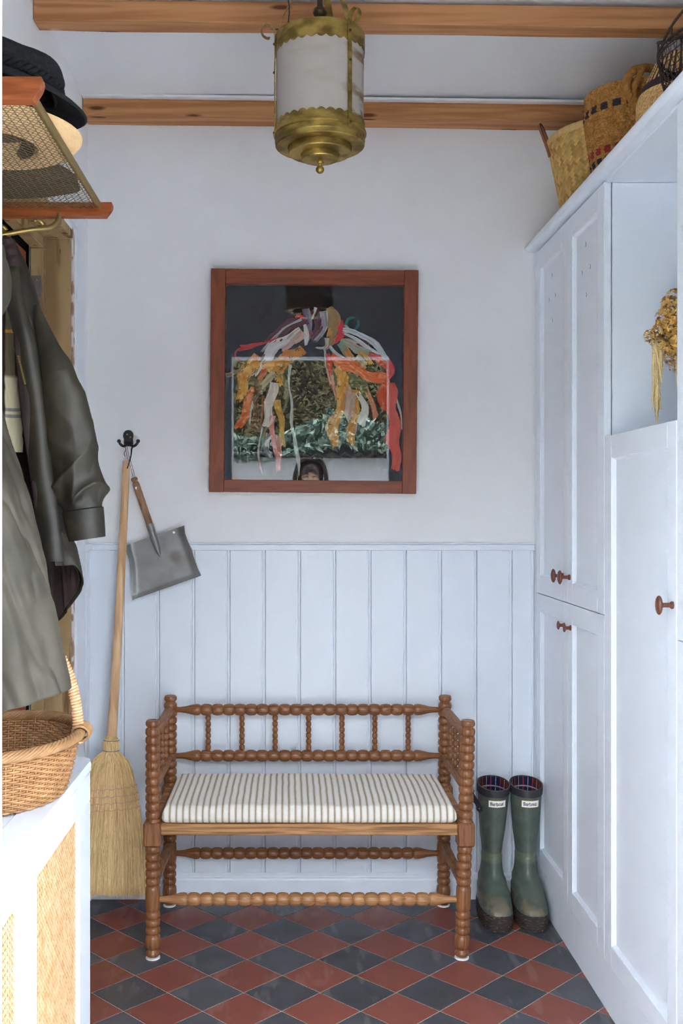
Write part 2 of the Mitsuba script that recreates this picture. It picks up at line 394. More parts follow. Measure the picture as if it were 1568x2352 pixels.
struct('wall_back', box(-1.0, 1.6, YB, YB + 0.1, -0.05, 3.0, 0), 'm_plaster', label='pale plaster upper back wall above the panelling')
struct('ceiling', box(-1.0, 1.6, 1.10, YB + 0.1, ZC, ZC + 0.1, 0), 'm_plaster', label='pale plaster ceiling between the wooden beams')
struct('wall_right', box(XR, XR + 0.1, 1.10, YB, -0.05, ZC, 0), 'm_plaster')
DY0, DY1, DZ = 2.46, 3.346, 2.245       # doorway in the left wall
struct('wall_left', join(box(XL - 0.14, XL, 1.10, DY0, -0.05, ZC, 0), box(XL - 0.14, XL, DY1, YB, -0.05, ZC, 0), box(XL - 0.14, XL, DY0, DY1, DZ, ZC, 0)), 'm_plaster',
       label='pale plaster left wall with the old doorway')
OX0, OX1, OZ = -0.364, 0.52, 2.16        # outer doorway the picture is taken through
struct('wall_front', join(box(-3.2, OX0 - 0.09, 1.16, 1.26, -0.05, 3.0, 0), box(OX1 + 0.09, 3.2, 1.16, 1.26, -0.05, 3.0, 0), box(OX0 - 0.09, OX1 + 0.09, 1.16, 1.26, OZ + 0.09, 3.0, 0)), 'm_plaster')
struct('door_2', join(box(OX0 - 0.085, OX0, 1.14, YD, 0.0, OZ, 0.003), box(OX1, OX1 + 0.085, 1.14, YD, 0.0, OZ, 0.003), box(OX0 - 0.085, OX1 + 0.085, 1.14, YD, OZ, OZ + 0.085, 0.003)), 'm_paint',
       label='pale blue frame of the open outer doorway at the left edge')
def plank(x0, x1, z0, z1, y, bead=0.012):
    """front face at y, back at y+0.008; a bead runs along the right edge"""
    pr = [(x0 + 0.0006, 0.008), (x0 + 0.0006, 0.002), (x0 + 0.002, 0.0)]
    b0 = x1 - bead
    pr += [(b0 - 0.002, 0.0), (b0 - 0.0006, 0.004), (b0 + 0.0006, 0.004)]
    for a in np.linspace(np.pi, 0, 7): pr.append(((b0 + x1) / 2 + 0.0005 + math.cos(a) * (bead / 2 - 0.0012), 0.004 - 0.004 * math.sin(a)))
    pr += [(x1 - 0.0006, 0.008)]
    pr = np.array(pr); n = len(pr)
    V = np.vstack([np.c_[pr[:, 0], y + pr[:, 1], np.full(n, z0)], np.c_[pr[:, 0], y + pr[:, 1], np.full(n, z1)]])
    k = np.arange(n); k2 = (k + 1) % n
    return V, tri(np.stack([k, k2, k2 + n, k + n], 1))
x = XL + 0.001; pitch = 81 * 3.59 / F; first = (285 - CX) * 3.59 / F
edges = [XL + 0.002] + [first + k * pitch for k in range(0, 12) if first + k * pitch < 0.84] + [0.843]
for a, b in zip(edges[:-1], edges[1:]):
    add('wall_back__plank', plank(a, b, 0.085, 1.212, 3.590), 'm_paint', 30)
for a, b in ((3.47, 3.53), (3.53, 3.588)):
    v, f = plank(a, b, 0.085, 1.212, 0.0)
    add('wall_left__plank', (np.stack([XL + 0.009 - v[:, 1], v[:, 0], v[:, 2]], 1), f[:, ::-1]), 'm_paint', 30)
struct('trim_1', join(box(XL + 0.001, 0.843, 3.578, 3.5995, 1.209, 1.2295, 0.002), box(XL + 0.001, 0.843, 3.586, 3.5995, 1.2295, 1.234, 0.001)), 'm_paint', label='pale blue rail capping the back wall panelling')
struct('trim_2', box(XL, XL + 0.02, 3.47, 3.577, 1.209, 1.232, 0.002), 'm_paint', label='short pale blue rail on the left wall beside the doorway')
sk = sg.Polygon([(3.5995, 0.0), (3.575, 0.0), (3.575, 0.066), (3.577, 0.072), (3.581, 0.075), (3.582, 0.079), (3.585, 0.083), (3.588, 0.088), (3.5995, 0.090)])
v, f = prism(sk, 0, 1, 'z')
struct('baseboard_back', (np.stack([XL + 0.001 + v[:, 2] * (0.843 - XL - 0.001), v[:, 0], v[:, 1]], 1), f), 'm_paint', label='pale blue moulded skirting board along the back wall')
struct('baseboard_left', box(XL, XL + 0.018, 3.47, 3.572, 0.0, 0.09, 0.003), 'm_paint')
tilt = math.tan(math.radians(-0.75))
def sloped(m):
    v, f = m[0].copy(), m[1]; v[:, 2] += (v[:, 0] - XL) * tilt; return v, f
def beam(y0, y1, z0, z1):
    r = np.random.default_rng(int(y0 * 100)); nx = 40
    pr = np.array([(y0 + 0.003, z0), (y1 - 0.001, z0), (y1 - 0.001, z1), (y0, z1), (y0, z0 + 0.003)])
    xs = np.linspace(XL + 0.002, XR - 0.002, nx)
    V = []
    for x_ in xs:
        q = pr.copy(); q[[0, 4], 1] += (meshkit.noise(np.array([x_ * 5, y0, 0.3])) - 0.5) * 0.004; q[1, 1] += (meshkit.noise(np.array([x_ * 4, y0, 5.3])) - 0.5) * 0.006
        V.append(np.c_[np.full(5, x_), q])
    V = np.array(V); v, f = grid(V, True)
    n = len(v); caps = np.array([[0, 2, 1], [0, 3, 2], [0, 4, 3]])
    return v, np.vstack([f, caps, n - 5 + caps[:, ::-1]])
add('ceiling_beam', sloped(beam(3.508, 3.5985, 2.694, 2.7485)), 'm_beam', 30, label='narrow exposed pine beam against the back wall behind the lantern', cat='beam')
add('ceiling_beam', sloped(beam(2.838, 2.905, 2.699, 2.7545)), 'm_beam', 30, label='exposed pine beam at the top of the picture, nearest the viewer', cat='beam')
struct('trim_3', sloped(box(XL + 0.002, XR - 0.002, 3.485, 3.5985, 2.7495, 2.7575, 0.001)), 'm_plaster', label='thin white batten above the rear beam')

# old door in the left wall
door = thing('door_1', 'old stripped wooden door and frame in the left wall behind the coats', None); labels[door] = {'label': labels[door]['label'], 'kind': 'structure'}
add('door_1__jamb', box(XL - 0.088, XL - 0.004, DY1 - 0.002, DY1 + 0.018, 0.0, DZ - .0165, 0.002), 'm_old_wood', False, label='stripped yellowish side jamb')
add('door_1__jamb_edge', box(XL - 0.003, XL + 0.004, DY1 - 0.004, DY1 + 0.02, 0.0, DZ + 0.02, 0.002), 'm_chipped', False, label='chipped white front edge of the jamb')
add('door_1__lintel', box(XL - 0.088, XL + 0.002, DY0, DY1 + .016, DZ - 0.016, DZ + 0.012, 0.002), 'm_old_wood', False, label='stripped wooden lintel')
add('door_1__doorstop', box(XL - 0.131, XL - 0.0885, DY1 - 0.02, DY1 + 0.018, 0.0, DZ - 0.05, 0.002), 'm_old_wood', False, label='darker inner stop strip')
add('door_1__doorstop', box(XL - 0.131, XL - 0.0885, DY0, DY1 + 0.016, DZ - 0.049, DZ + 0.01, 0.002), 'm_old_wood', False)
add('door_1__strike_plate', box(XL - 0.127, XL - 0.095, DY1 - 0.0215, DY1 - 0.0196, 2.035, 2.105, 0.0005), 'm_steel', False, label='grey metal strike plate')
for z in (2.05, 2.09):
    add('door_1__strike_plate__screw', sphere((XL - 0.111, DY1 - 0.0225, z), 0.004, 1), 'm_rod', True)
leaf = add('door_1__door_leaf', join(box(XL - 0.175, XL - 0.140, DY0 + 0.002, DY1 - 0.035, 0.004, DZ - 0.065, 0.003)), 'm_door', False, label='red-brown varnished door leaf')
for a, b in ((DY0 + 0.1, DY0 + 0.38), (DY0 + 0.46, DY1 - 0.11)):
    for z0, z1 in ((0.25, 0.95), (1.1, 2.02)):
        add('door_1__door_leaf__panel', box(XL - 0.1395, XL - 0.133, a, b, z0, z1, 0.004), 'm_door', False)
add('door_1__light_block', join(box(XL - 0.45, XL - 0.40, DY0 - 0.4, DY1 + 0.4, -.05, 2.6, 0), box(XL - .40, XL - .141, DY0 - .4, DY1 + .4, 2.45, 2.6, 0), box(XL - .40, XL - .141, DY1 + .1, DY1 + .4, -.05, 2.45, 0), box(XL - .40, XL - .141, DY0 - .4, DY0 - .1, -.05, 2.45, 0)), 'm_unlit_dark', False, label='added dark box keeping daylight out behind the door')  # closed box added to stop daylight leaking in around the door
cas = [(0, 0), (0.0, 0.012), (0.02, 0.014), (0.025, 0.011), (0.07, 0.018), (0.09, 0.02), (0.104, 0.016), (0.104, 0)]
cs = np.array(cas); n = len(cs)
V = np.vstack([np.c_[XL + cs[:, 1], DY1 + 0.021 + cs[:, 0], np.zeros(n)], np.c_[XL + cs[:, 1], DY1 + 0.021 + cs[:, 0], DZ + 0.022 + cs[:, 0]]])
k = np.arange(n); k2 = (k + 1) % n
W = np.vstack([np.c_[XL + cs[:, 1], DY1 + 0.021 + cs[:, 0], DZ + 0.022 + cs[:, 0]], np.c_[XL + cs[:, 1], np.full(n, DY0 - 0.1), DZ + 0.022 + cs[:, 0]]])
struct('trim_4', join((V, tri(np.stack([k, k2, k2 + n, k + n], 1))), (W, tri(np.stack([k, k2, k2 + n, k + n], 1)))), 'm_paint', 30, label='pale blue moulded architrave around the left doorway')
add('cable_clip', join(lathe([(0, 0), (0, .008), (.004, .008), (.005, 0.0)], px(199, 1510, 3.588), px(199, 1510, 3.58), 16)[:2], lathe([(0, .003), (.008, .003), (.009, 0)], px(199, 1510, 3.58), px(199, 1510, 3.574), 10)[:2]), 'm_white', 30,
    label='tiny pale round clip in the back wall corner left of the broom pole', cat='clip')

# ------------------------------------------------------------------ bench
def bead(s0, s1, rmax, rmin, k=8, p=0.5):
    t = np.linspace(-1, 1, k + 1)
    return [(s0 + (s1 - s0) * (u + 1) / 2, rmin + (rmax - rmin) * (max(0.0, 1 - u * u)) ** p) for u in t]
def beads(s0, s1, n, rmax, rmin, k=8):
    out = []
    for i in range(n): out += bead(s0 + (s1 - s0) * i / n, s0 + (s1 - s0) * (i + 1) / n, rmax, rmin, k)
    return out
def zz(y): return H - (y - CY) * 3.109 / F
bench = thing('bench', 'small wooden bobbin-turned bench with a striped cushion in front of the panelled wall', 'bench')
def post_profile():
    pr = [(0, 0), (0.003, 0.017), (0.006, 0.0195), (0.012, 0.0222), (0.016, 0.0205), (0.022, 0.016), (0.0245, 0.016)]
    pr += bead(zz(2181), zz(2147), .0238, .016)
    for a, b in ((2147, 2129), (2129, 2111), (2111, 2092)): pr += bead(zz(a), zz(b), .0224, .0160)
    pr += bead(zz(2092), zz(2034), .0228, .018, 12, 0.2)
    pr += beads(zz(2034), zz(1940), 5, .0226, .0160)
    return pr
def post(Xb, Xt, Yp):
    zt = zz(1655)
    lo = post_profile(); z1 = lo[-1][0]
    up = [(zz(1886), .0215), (zz(1882), .0215)] + beads(zz(1880), zz(1673), 11, .0227, .0160)
    up += [(zz(1671.5), .0165), (zz(1669), .019), (zz(1667), .0215), (zz(1661), .0218), (zz(1658), .0195), (zz(1656.5), .0185), (zz(1657.5), .0165), (zz(1657.3), 0)]
    base, top = np.array([Xb, Yp, 0.004]), np.array([Xt, Yp, zt])
    ax = lambda z: base + (top - base) * (z - 0.004) / (zt - 0.004)
    k = add(bench + '__post', (lathe([(s, r) for s, r in lo], ax(0.004), ax(z1), 28)), 'm_turned', True)
    m = lathe([(s - up[0][0], r) for s, r in up], ax(up[0][0]), ax(zt), 28)
    a = lathe([(s, r) for s, r in lo], ax(0.004), ax(z1), 28)
    c = ax((zz(1886) + zz(1940)) / 2)
    b = box(c[0] - .0258, c[0] + .0258, Yp - .0258, Yp + .0258, zz(1940), zz(1886), .004)
    bv = trimesh.Trimesh(*b).subdivide(); bv = (np.array(bv.vertices)[bv.faces].reshape(-1, 3), np.arange(len(bv.faces) * 3).reshape(-1, 3))
    buv = np.c_[bv[0][:, 0] + bv[0][:, 1], bv[0][:, 2]]
    V = np.vstack([a[0], m[0], bv[0]]); Fc = np.vstack([a[1], m[1] + len(a[0]), bv[1] + len(a[0]) + len(m[0])]); U = np.vstack([a[2], m[2], buv])
    scene[k] = mikit.ply((V, Fc), 'm_turned', smooth=True, uv=U)
    add(k + '__foot_pad', lathe([(0, 0), (0, .0215), (.004, .0215), (.004, 0)], [Xb, Yp, 0.0], [Xb, Yp, 0.004], 24)[:2], 'm_white', 30, label='white felt pad under the foot')
YF, YK = 3.109, 3.522
XFL, XFRb, XFRt = -.4185, .5116, .5305
XKL, XKRb, XKRt = -.4170, .5168, .5228
post(XFL, XFL, YF); post(XFRb, XFRt, YF); post(XKL, XKL + .003, YK); post(XKRb, XKRt, YK)
def frx(z): return XFRb + (XFRt - XFRb) * z / .71
def krx(z): return XKRb + (XKRt - XKRb) * z / .71
def rail(x0, x1, Yp, z, name, m='m_turned', n=19):
    L = x1 - x0; e = (L - n * .0382) / 2
    end = [(0, 0), (0, .009), (e * .2, .0095), (e * .38, .0112), (e * .58, .0152), (e * .74, .0186), (e * .86, .0196), (e * .95, .0182), (e - .001, .0148)]
    pr = end + beads(e, L - e, n, .0199, .0128, 12) + [(L - s, r) for s, r in end[::-1]]
    add(bench + '__' + name, lathe(pr, [x0, Yp, z], [x1, Yp, z], 24), m, True)
rail(XKL + .019, krx(.668) - .019, YK, .668, 'back_rail'); rail(XKL + .019, krx(.511) - .019, YK, .511, 'back_rail')
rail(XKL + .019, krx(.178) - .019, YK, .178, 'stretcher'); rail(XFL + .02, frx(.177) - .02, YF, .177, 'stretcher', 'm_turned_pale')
for xp in (478, 555.5, 631.5, 708.5, 785, 860.5, 937):
    X = (xp - CX) * YK / F
    pr = [(0, 0), (0, .006), (.004, .006)] + beads(.004, .124, 6, .0094, .0050, 10) + [(.128, .006), (.128, 0)]
    add(bench + '__spindle', lathe(pr, [X, YK, .526], [X, YK, .653], 16), 'm_turned', True)
def side_rail(X0, X1, z0, z1, name, rmax=.0155, n=19):
    L = YK - YF - .036
    pr = [(0, 0), (0, .009), (.01, .011)] + beads(.012, L - .012, n, rmax, rmax * .8, 6) + [(L - .01, .011), (L, .009), (L, 0)]
    add(bench + '__' + name, lathe(pr, [X0, YF + .018, z0], [X1, YK - .018, z1], 20), 'm_turned', True)
for s in (0, 1):
    f_ = (lambda z: XFL) if s == 0 else frx; k_ = (lambda z: XKL) if s == 0 else krx
    side_rail(f_(.668), k_(.668), .668, .668, 'arm_rail'); side_rail(f_(.511), k_(.511), .511, .511, 'arm_rail'); side_rail(f_(.215), k_(.205), .222, .207, 'side_stretcher', .016, 13)
    for t in (.27, .5, .73):
        X = f_(.6) + (k_(.6) - f_(.6)) * t; Y = YF + (YK - YF) * t
        pr = [(0, 0), (0, .006), (.004, .006)] + beads(.004, .124, 6, .0098, .0058, 8) + [(.128, .006), (.128, 0)]
        add(bench + '__spindle', lathe(pr, [X, Y, .524], [X, Y, .655], 16), 'm_turned', True)
add(bench + '__seat_rail', box(XFL + .026, frx(.39) - .026, 3.088, 3.112, .3755, .4085, .002), 'm_rail', False, label='paler square front seat rail with dark knots')
add(bench + '__seat_rail', box(XKL + .02, krx(.39) - .02, 3.512, 3.532, .3755, .4085, .002), 'm_rail', False)
add(bench + '__seat_rail', box(XFL - .01, XFL + .012, 3.136, 3.50, .3755, .4085, .002), 'm_rail', False)
add(bench + '__seat_rail', box(frx(.39) - .012, frx(.39) + .01, 3.136, 3.50, .3755, .4085, .002), 'm_rail', False)
add(bench + '__seat_board', box(XFL + .027, frx(.39) - .027, 3.113, 3.511, .392, .408, .002), 'm_rail', False)
# cushion
def cushion():
    nx, ny = 120, 60
    u, w = np.meshgrid(np.linspace(-1, 1, nx), np.linspace(-1, 1, ny), indexing='ij')
    def side(top):
        X0, X1, Y0, Y1 = XFL + .03, frx(.43) - .03, 3.086, 3.493
        su = np.sign(u) * (1 - (1 - np.abs(u)) ** 1.5); sw = np.sign(w) * (1 - (1 - np.abs(w)) ** 1.5)
        ed = np.minimum(1 - np.abs(su), (1 - np.abs(sw)) * .43) * (X1 - X0) / 2
        x_ = (X0 + X1) / 2 + su * (X1 - X0) / 2; y_ = (Y0 + Y1) / 2 + sw * (Y1 - Y0) / 2
        cr = .035                                                     # rounded plan corners at the back
        pull = np.clip((np.abs(x_ - (X0 + X1) / 2) - ((X1 - X0) / 2 - cr)) / cr, 0, 1) * np.clip((y_ - (Y1 - cr)) / cr, 0, 1)
        x_ = x_ - np.sign(u) * pull * .012; y_ = y_ - pull * .012
        rnd = np.sqrt(np.clip(1 - (1 - np.clip(ed / .02, 0, 1)) ** 2, 0, 1))
        nz = meshkit.fbm(np.stack([x_ * 7, y_ * 7, x_ * 0], -1), 3, 2) - .5
        if top: z_ = .430 + rnd * (.031 + .006 * np.clip(ed / .1, 0, 1) + nz * .010)
        else: z_ = .430 - rnd * .0212
        return np.stack([x_, y_, z_], -1)
    a, b = side(True), side(False)
    va, fa = grid(a); vb, fb = grid(b)
    return join((va, fa), (vb, fb[:, ::-1]))
v, f = cushion(); mm = trimesh.Trimesh(v, f, process=False); mm.merge_vertices(digits_vertex=5)
add('seat_cushion', (np.array(mm.vertices), np.array(mm.faces)), 'm_cushion', True, label='cream cushion with grey-brown ticking stripes on the wooden bench', cat='cushion')

# ------------------------------------------------------------------ boots
def boot(cx, lean, yaw, strap, label):
    b = thing('wellington_boot', label, 'boot')
    zs = np.array([.030, .04, .052, .064, .074, .084, .094, .104, .115, .128, .142, .16, .18, .20, .225, .25, .28, .31, .34, .37, .40, .418])
    yf = np.interp(zs, [.03, .05, .066, .078, .09, .105, .12, .14, .17, .20, .25, .30, .36, .42], [.262, .262, .255, .241, .219, .187, .163, .146, .137, .134, .134, .135, .137, .139])
    yb = np.interp(zs, [.03, .06, .10, .17, .25, .42], [.010, .006, .010, .016, .006, .002])
    hw = np.interp(zs, [.03, .06, .085, .105, .13, .16, .19, .22, .26, .30, .36, .42], [.0490, .0500, .0485, .0430, .0370, .0315, .0305, .0330, .039, .044, .049, .0530])
    n = 64; a = np.arange(n) / n * 2 * np.pi
    def ring(z, y0, y1, w, off=0.0, toe=1.0):
        c, s = np.cos(a), np.sin(a)                      # s=+1 is the toe
        k = np.clip((z - .05) / .1, 0, 1)
        e = .62 + .38 * k
        X = np.sign(c) * np.abs(c) ** e * (w + off)
        t = np.sign(s) * np.abs(s) ** (e + .1 * (1 - k)); Yl = (y0 + y1) / 2 + t * ((y1 - y0) / 2 + off)
        rel = (Yl - y0) / (y1 - y0)
        X = X * (1 - (1 - k) * (.22 * np.clip(1 - rel / .45, 0, 1) ** 1.5 + .06 * np.exp(-((rel - .38) / .12) ** 2)))
        zz_ = np.full(n, z) + np.clip((z - .36) / .06, 0, 1) * .017 * (1 - rel) * 1.0
        return np.stack([X, Yl, zz_], 1)
    def place(P_):
        P_ = P_.copy(); P_[:, 0] += lean * P_[:, 2] / .42
        cy, sy = math.cos(yaw), math.sin(yaw)
        X, Y = P_[:, 0] * cy + P_[:, 1] * sy, -P_[:, 1] * cy + P_[:, 0] * sy
        return np.stack([cx + X, 3.553 + Y, P_[:, 2]], 1)
    zd = np.linspace(.030, .418, 120)
    I = lambda arr: np.interp(zd, zs, arr)
    from scipy.ndimage import gaussian_filter1d as gf
    YF_, YB_, HW_ = gf(I(yf), 2, mode='nearest'), gf(I(yb), 2, mode='nearest'), gf(I(hw), 2, mode='nearest')
    ridge = np.interp(zd, [.108, .112, .118, .122, .126], [0, .0022, .0028, .002, 0]) + .0018 * (zd < .195) * (zd > .04) + .002 * np.exp(-((zd - .09) / .004) ** 2)
    rows = [place(ring(z, b0, f0, w, o)) for z, b0, f0, w, o in zip(zd, YB_, YF_, HW_, ridge)]
    add(b + '__boot_body', grid(np.array(rows), True), 'm_boot', True, label='muddy dark green rubber boot')
    so = [place(ring(z, .006, .262, .0495, o)) for z, o in ((.0, -.006), (.0005, .0005), (.003, .002), (.028, .003), (.030, .002), (.0305, .0035), (.033, .0045), (.049, .003), (.052, .001))]
    cap = np.array([place(np.array([[0, .13, 0.0]]))[0]]); v, f = grid(np.array(so), True)
    f = np.vstack([f, np.stack([np.full(n, len(v)), (np.arange(n) + 1) % n, np.arange(n)], 1)]); v = np.vstack([v, cap])
    add(b + '__sole', (v, f), 'm_sole', 30, label='black sole caked with dried mud')
    T_ = lambda z, o: place(ring(z, np.interp(z, zd, YB_), np.interp(z, zd, YF_), np.interp(z, zd, HW_), o))
    add(b + '__rim_band', grid(np.array([T_(.395, .0005), T_(.396, .0025), T_(.417, .0028), T_(.420, .0018), T_(.420, -.002), T_(.417, -.003)]), True), 'm_rubber', 40, label='dark rubber band round the top')
    li = np.array([T_(z, -.0035) for z in np.linspace(.4185, .26, 12)]); li = np.concatenate([li, li[:, :1]], 1)
    nn, mm_ = li.shape[:2]; uv = np.stack(np.meshgrid(np.linspace(0, .45, nn), np.linspace(0, 1.9, mm_), indexing='ij')[::-1], -1)
    v, f = grid(li); add(b + '__lining', (v, f, uv.reshape(-1, 2)), 'm_tartan', True, label='red, blue and white tartan lining')
    # label with the lettering
    zc, cw, chh = .3755, .0285, .0115
    def onshaft(x_, z_, o):
        z0 = z_; y0, y1, w = np.interp(z0, zd, YB_), np.interp(z0, zd, YF_), np.interp(z0, zd, HW_)
        s = np.sqrt(np.clip(1 - (x_ / (w + o)) ** 2, 0, 1)); Yl = (y0 + y1) / 2 + s * ((y1 - y0) / 2 + o + .0018)
        return place(np.stack([x_, Yl, z_], 1))
    def patch(w, h, o):
        gx, gz = np.meshgrid(np.linspace(-w, w, 21), np.linspace(zc + h, zc - h, 4), indexing='ij')
        q = onshaft(gx.ravel() + lab_x, gz.ravel(), o).reshape(21, 4, 3); return sheet(q, .0005)
    lab_x = .002
    add(b + '__brand_label', patch(cw, chh, .0006), 'm_label_edge', False, label='white label lettered Barbour. with a gold edge')
    add(b + '__brand_label__label_face', patch(cw - .0011, chh - .0011, .0011), 'm_white', False)
    tm = meshkit.text_mesh('Barbour.', .0108, .0004, bold=True); tv = np.array(tm.vertices)
    wd = tv[:, 0].max() - tv[:, 0].min(); sc_ = .0465 / wd
    gx = -(tv[:, 0] - tv[:, 0].min()) * sc_ + .0465 / 2
    # letters read left to right as seen from the toe side
    v = onshaft(-gx * -1 * TEXT_DIR + lab_x, zc - .0050 + tv[:, 1], .0014)
    v[:, 1] -= tv[:, 2] * 1.0
    add(b + '__brand_label__lettering', (v, np.array(tm.faces)), 'm_ink', False)
    if strap:
        zc2 = .372; A = onshaft(np.array([-.045]), np.array([zc2]), .0)[0]
        p0 = np.array([cx - .052 - .001, A[1] + .035, zc2 + .006]) + [lean * .9, 0, 0]
        pts = [p0 + [.004, -.03, -.028], p0 + [-.004, -.02, -.012], p0 + [-.012, -.004, 0.0], p0 + [-.014, .02, .005], p0 + [-.004, .045, .004]]
        c = spline(pts, 14); up = np.array([.25, -.35, .9]); q = np.stack([c + up * .0105, c + up * .0035, c - up * .0035, c - up * .0105], 1)
        add(b + '__strap', sheet(q, .003), 'm_rubber', 40, label='black adjuster strap on the outer side')
        e = lathe([(0, 0), (0, .013), (.003, .013), (.0035, 0)], pts[0] + [.001, 0, 0], pts[0] + np.array([-.5, -.85, 0]) * .004, 20)[:2]
        add(b + '__strap__strap_end', e, 'm_rubber', 30)
        add(b + '__strap__rivet', sphere(pts[0] + np.array([-.5, -.85, 0]) * .005, .0025, 1), 'm_steel', True)
        bc = np.array(pts[2]) + [-.002, -.004, 0]
        lp = np.array([bc + [-.001, -.007, .012], bc + [-.001, .007, .012], bc + [-.001, .007, -.014], bc + [-.001, -.007, -.014]])
        add(b + '__strap__buckle', tube(lp, .0013, 6, closed=True), 'm_rod', False, label='gold-coloured buckle')
    return b
M('m_label_edge', lin(196, 170, 110), 0.4, metallic=0.2)
M('m_ink', lin(30, 30, 30), 0.6)
TEXT_DIR = -1
boot(.667, .013, 0.0, True, 'green wellington boot beside the bench, its buckled side strap showing')
boot(.7835, .007, -0.012, False, 'green wellington boot standing against the pale blue cupboard plinth')

# ------------------------------------------------------------------ cupboards on the right
XC = 0.845
def knob(parent, Y, z, s=1.0, name='knob'):
    p0 = np.array([XC, Y, z]); d = np.array([-1.0, 0, 0])
    stem = lathe([(0, 0), (0, .0085), (.004, .0085), (.007, .0055), (.02, .005), (.026, .006), (.026, 0)], p0 + [.0005, 0, 0], p0 + d * .026 * s, 20)[:2]
    v, f = sphere((0, 0, 0), 1.0, 3); v = v * np.array([.0075, .0135, .0215]) * s
    add(parent + '__' + name, join((stem[0], stem[1]), (v + p0 + d * (.026 + .005) * s, f)), 'm_knob', 40, label='oval dark brown turned knob')
def panel_door(parent, y0, y1, z0, z1, st_far, st_near, top, bot, knobs, label=None, depth=.012):
    """Frame and recessed panel door lying in the plane x = XC; y0 near, y1 far."""
    g_ = .0012
    y0, y1, z0, z1 = y0 + g_, y1 - g_, z0 + g_, z1 - g_
    a0, a1, b0, b1 = y0 + st_near, y1 - st_far, z0 + bot, z1 - top
    x0, x1 = XC, XC + .0195
    dk = add(parent + '__door', join(box(x0, x1, y0, a0, z0, z1, .0015), box(x0, x1, a1, y1, z0, z1, .0015), box(x0, x1, a0, a1, z0, b0, .0015), box(x0, x1, a0, a1, b1, z1, .0015)), 'm_paint', False, label=label)
    # bevelled bead round the recess and the panel itself
    o = np.array([(a0, b0), (a1, b0), (a1, b1), (a0, b1)]); i_ = np.array([(a0 + .006, b0 + .006), (a1 - .006, b0 + .006), (a1 - .006, b1 - .006), (a0 + .006, b1 - .006)])
    V = np.vstack([np.c_[np.full(4, x0 + .003), o], np.c_[np.full(4, x0 + depth), i_], np.c_[np.full(4, x0 + depth + .004), i_]])
    k = np.arange(4); k2 = (k + 1) % 4
    Fq = np.vstack([np.stack([k, k2, k2 + 4, k + 4], 1), [[4, 5, 6, 7]]])
    add(dk + '__panel', (V, tri(Fq)), 'm_paint', False)
    for yk, zk, s in knobs: knob(dk, yk, zk, s)
    return dk
cup = thing('cupboard', 'tall pale blue double cupboard beside the back wall with four panelled doors', 'cupboard')
YN, YM, YE = 2.793, 3.164, 3.560
add(cup + '__carcass', join(box(XC + .0228, 1.40, YN + .003, 3.597, .0, 2.244, .001), box(XC, XC + .02, YE + .001, 3.5895, .134, 2.244, .001)), 'm_paint', False)
d1 = panel_door(cup, YM, YE, 1.064, 2.2395, .045, .052, .064, .062, [(3.215, 1.145, 1.0)])
d2 = panel_door(cup, YN, YM, 1.064, 2.2395, .050, .062, .064, .062, [(3.137, 1.145, 1.0)])
panel_door(cup, YM, YE, .134, 1.064, .045, .052, .060, .060, [(3.200, .992, .62)])
panel_door(cup, YN, YM, .134, 1.064, .050, .062, .060, .060, [(3.128, .992, .62)])
for xp, yp, d in ((1268, 632, d1), (1275, 677, d1), (1261, 688, d1), (1268.5, 735, d1), (1345.5, 560, d2), (1355.5, 611, d2), (1337, 627, d2), (1346.5, 676, d2)):
    Y = F * (XC + .012) / (xp - CX); p = px(xp, yp, Y); p[0] = XC + .0115
    add(d + '__scuff', tube(np.array([p + [0, .004, .006], p + [0, -.001, .003], p + [0, -.002, -.003], p + [0, .003, -.007]]), .0007, 5), 'm_scuff', True, label='small dark scuff mark')
M('m_scuff', lin(120, 118, 122), 0.7)
nic = thing('cupboard', 'pale blue cupboard with an open niche above one big panelled door', 'cupboard')
Y2 = 2.268
add(nic + '__carcass', join(box(XC + .0228, 1.40, Y2 + .003, YN - .001, .0, .12, .001), box(XC + .0228, 1.40, Y2 + .003, YN - .001, 1.52, 1.548, .001), box(1.38, 1.40, Y2 + .003, YN - .001, 1.549, 2.244, .001),
                            box(XC + .004, 1.40, Y2 + .003, YN - .001, 2.236, 2.2445, .001), box(1.0, 1.40, Y2 + .003, YN - .001, .121, 1.519, .001)), 'm_paint', False)
panel_door(nic, Y2, YN, .134, 1.549, .060, .055, .060, .060, [(2.289, 1.1385, 1.0)], depth=.012)
add(cup + '__side_panel', box(XC + .0225, 1.379, YN - .0008, YN + .002, 1.55, 2.235, .0005), 'm_paint', False)
nea = thing('cupboard', 'nearest pale blue cupboard cut off by the right edge', 'cupboard')
add(nea + '__carcass', box(XC + .0228, 1.40, 1.33, Y2 - .001, .0, 2.2445, .001), 'm_paint', False)
panel_door(nea, 1.74, Y2 - .002, 1.064, 2.2395, .062, .062, .064, .062, [(1.77, 1.145, 1.0)])
panel_door(nea, 1.74, Y2 - .002, .134, 1.064, .062, .062, .060, .060, [(1.77, .992, .62)])
panel_door(nea, 1.33, 1.74, 1.064, 2.2395, .062, .062, .064, .062, [])
panel_door(nea, 1.33, 1.74, .134, 1.064, .062, .062, .060, .060, [])
pr = [(1.41, 2.2455), (XC - .02, 2.2455)] + [(XC - .02 - .013 * math.sin(a), 2.2585 - .013 * math.cos(a)) for a in np.linspace(0, math.pi, 9)][1:] + [(1.41, 2.2715)]
v, f = prism(sg.Polygon(pr), 1.31, 3.5985)
add('cupboard_cornice', (v, f), 'm_paint', 30, label='long pale blue bullnose board running along the top of the cupboards', cat='shelf')  # cornice board that tops the cupboards, not a separate shelf
struct('baseboard_right', box(XC + .003, XC + .0205, 1.33, 3.5735, .0, .1325, .001), 'm_paint', label='pale blue plinth under the cupboards')

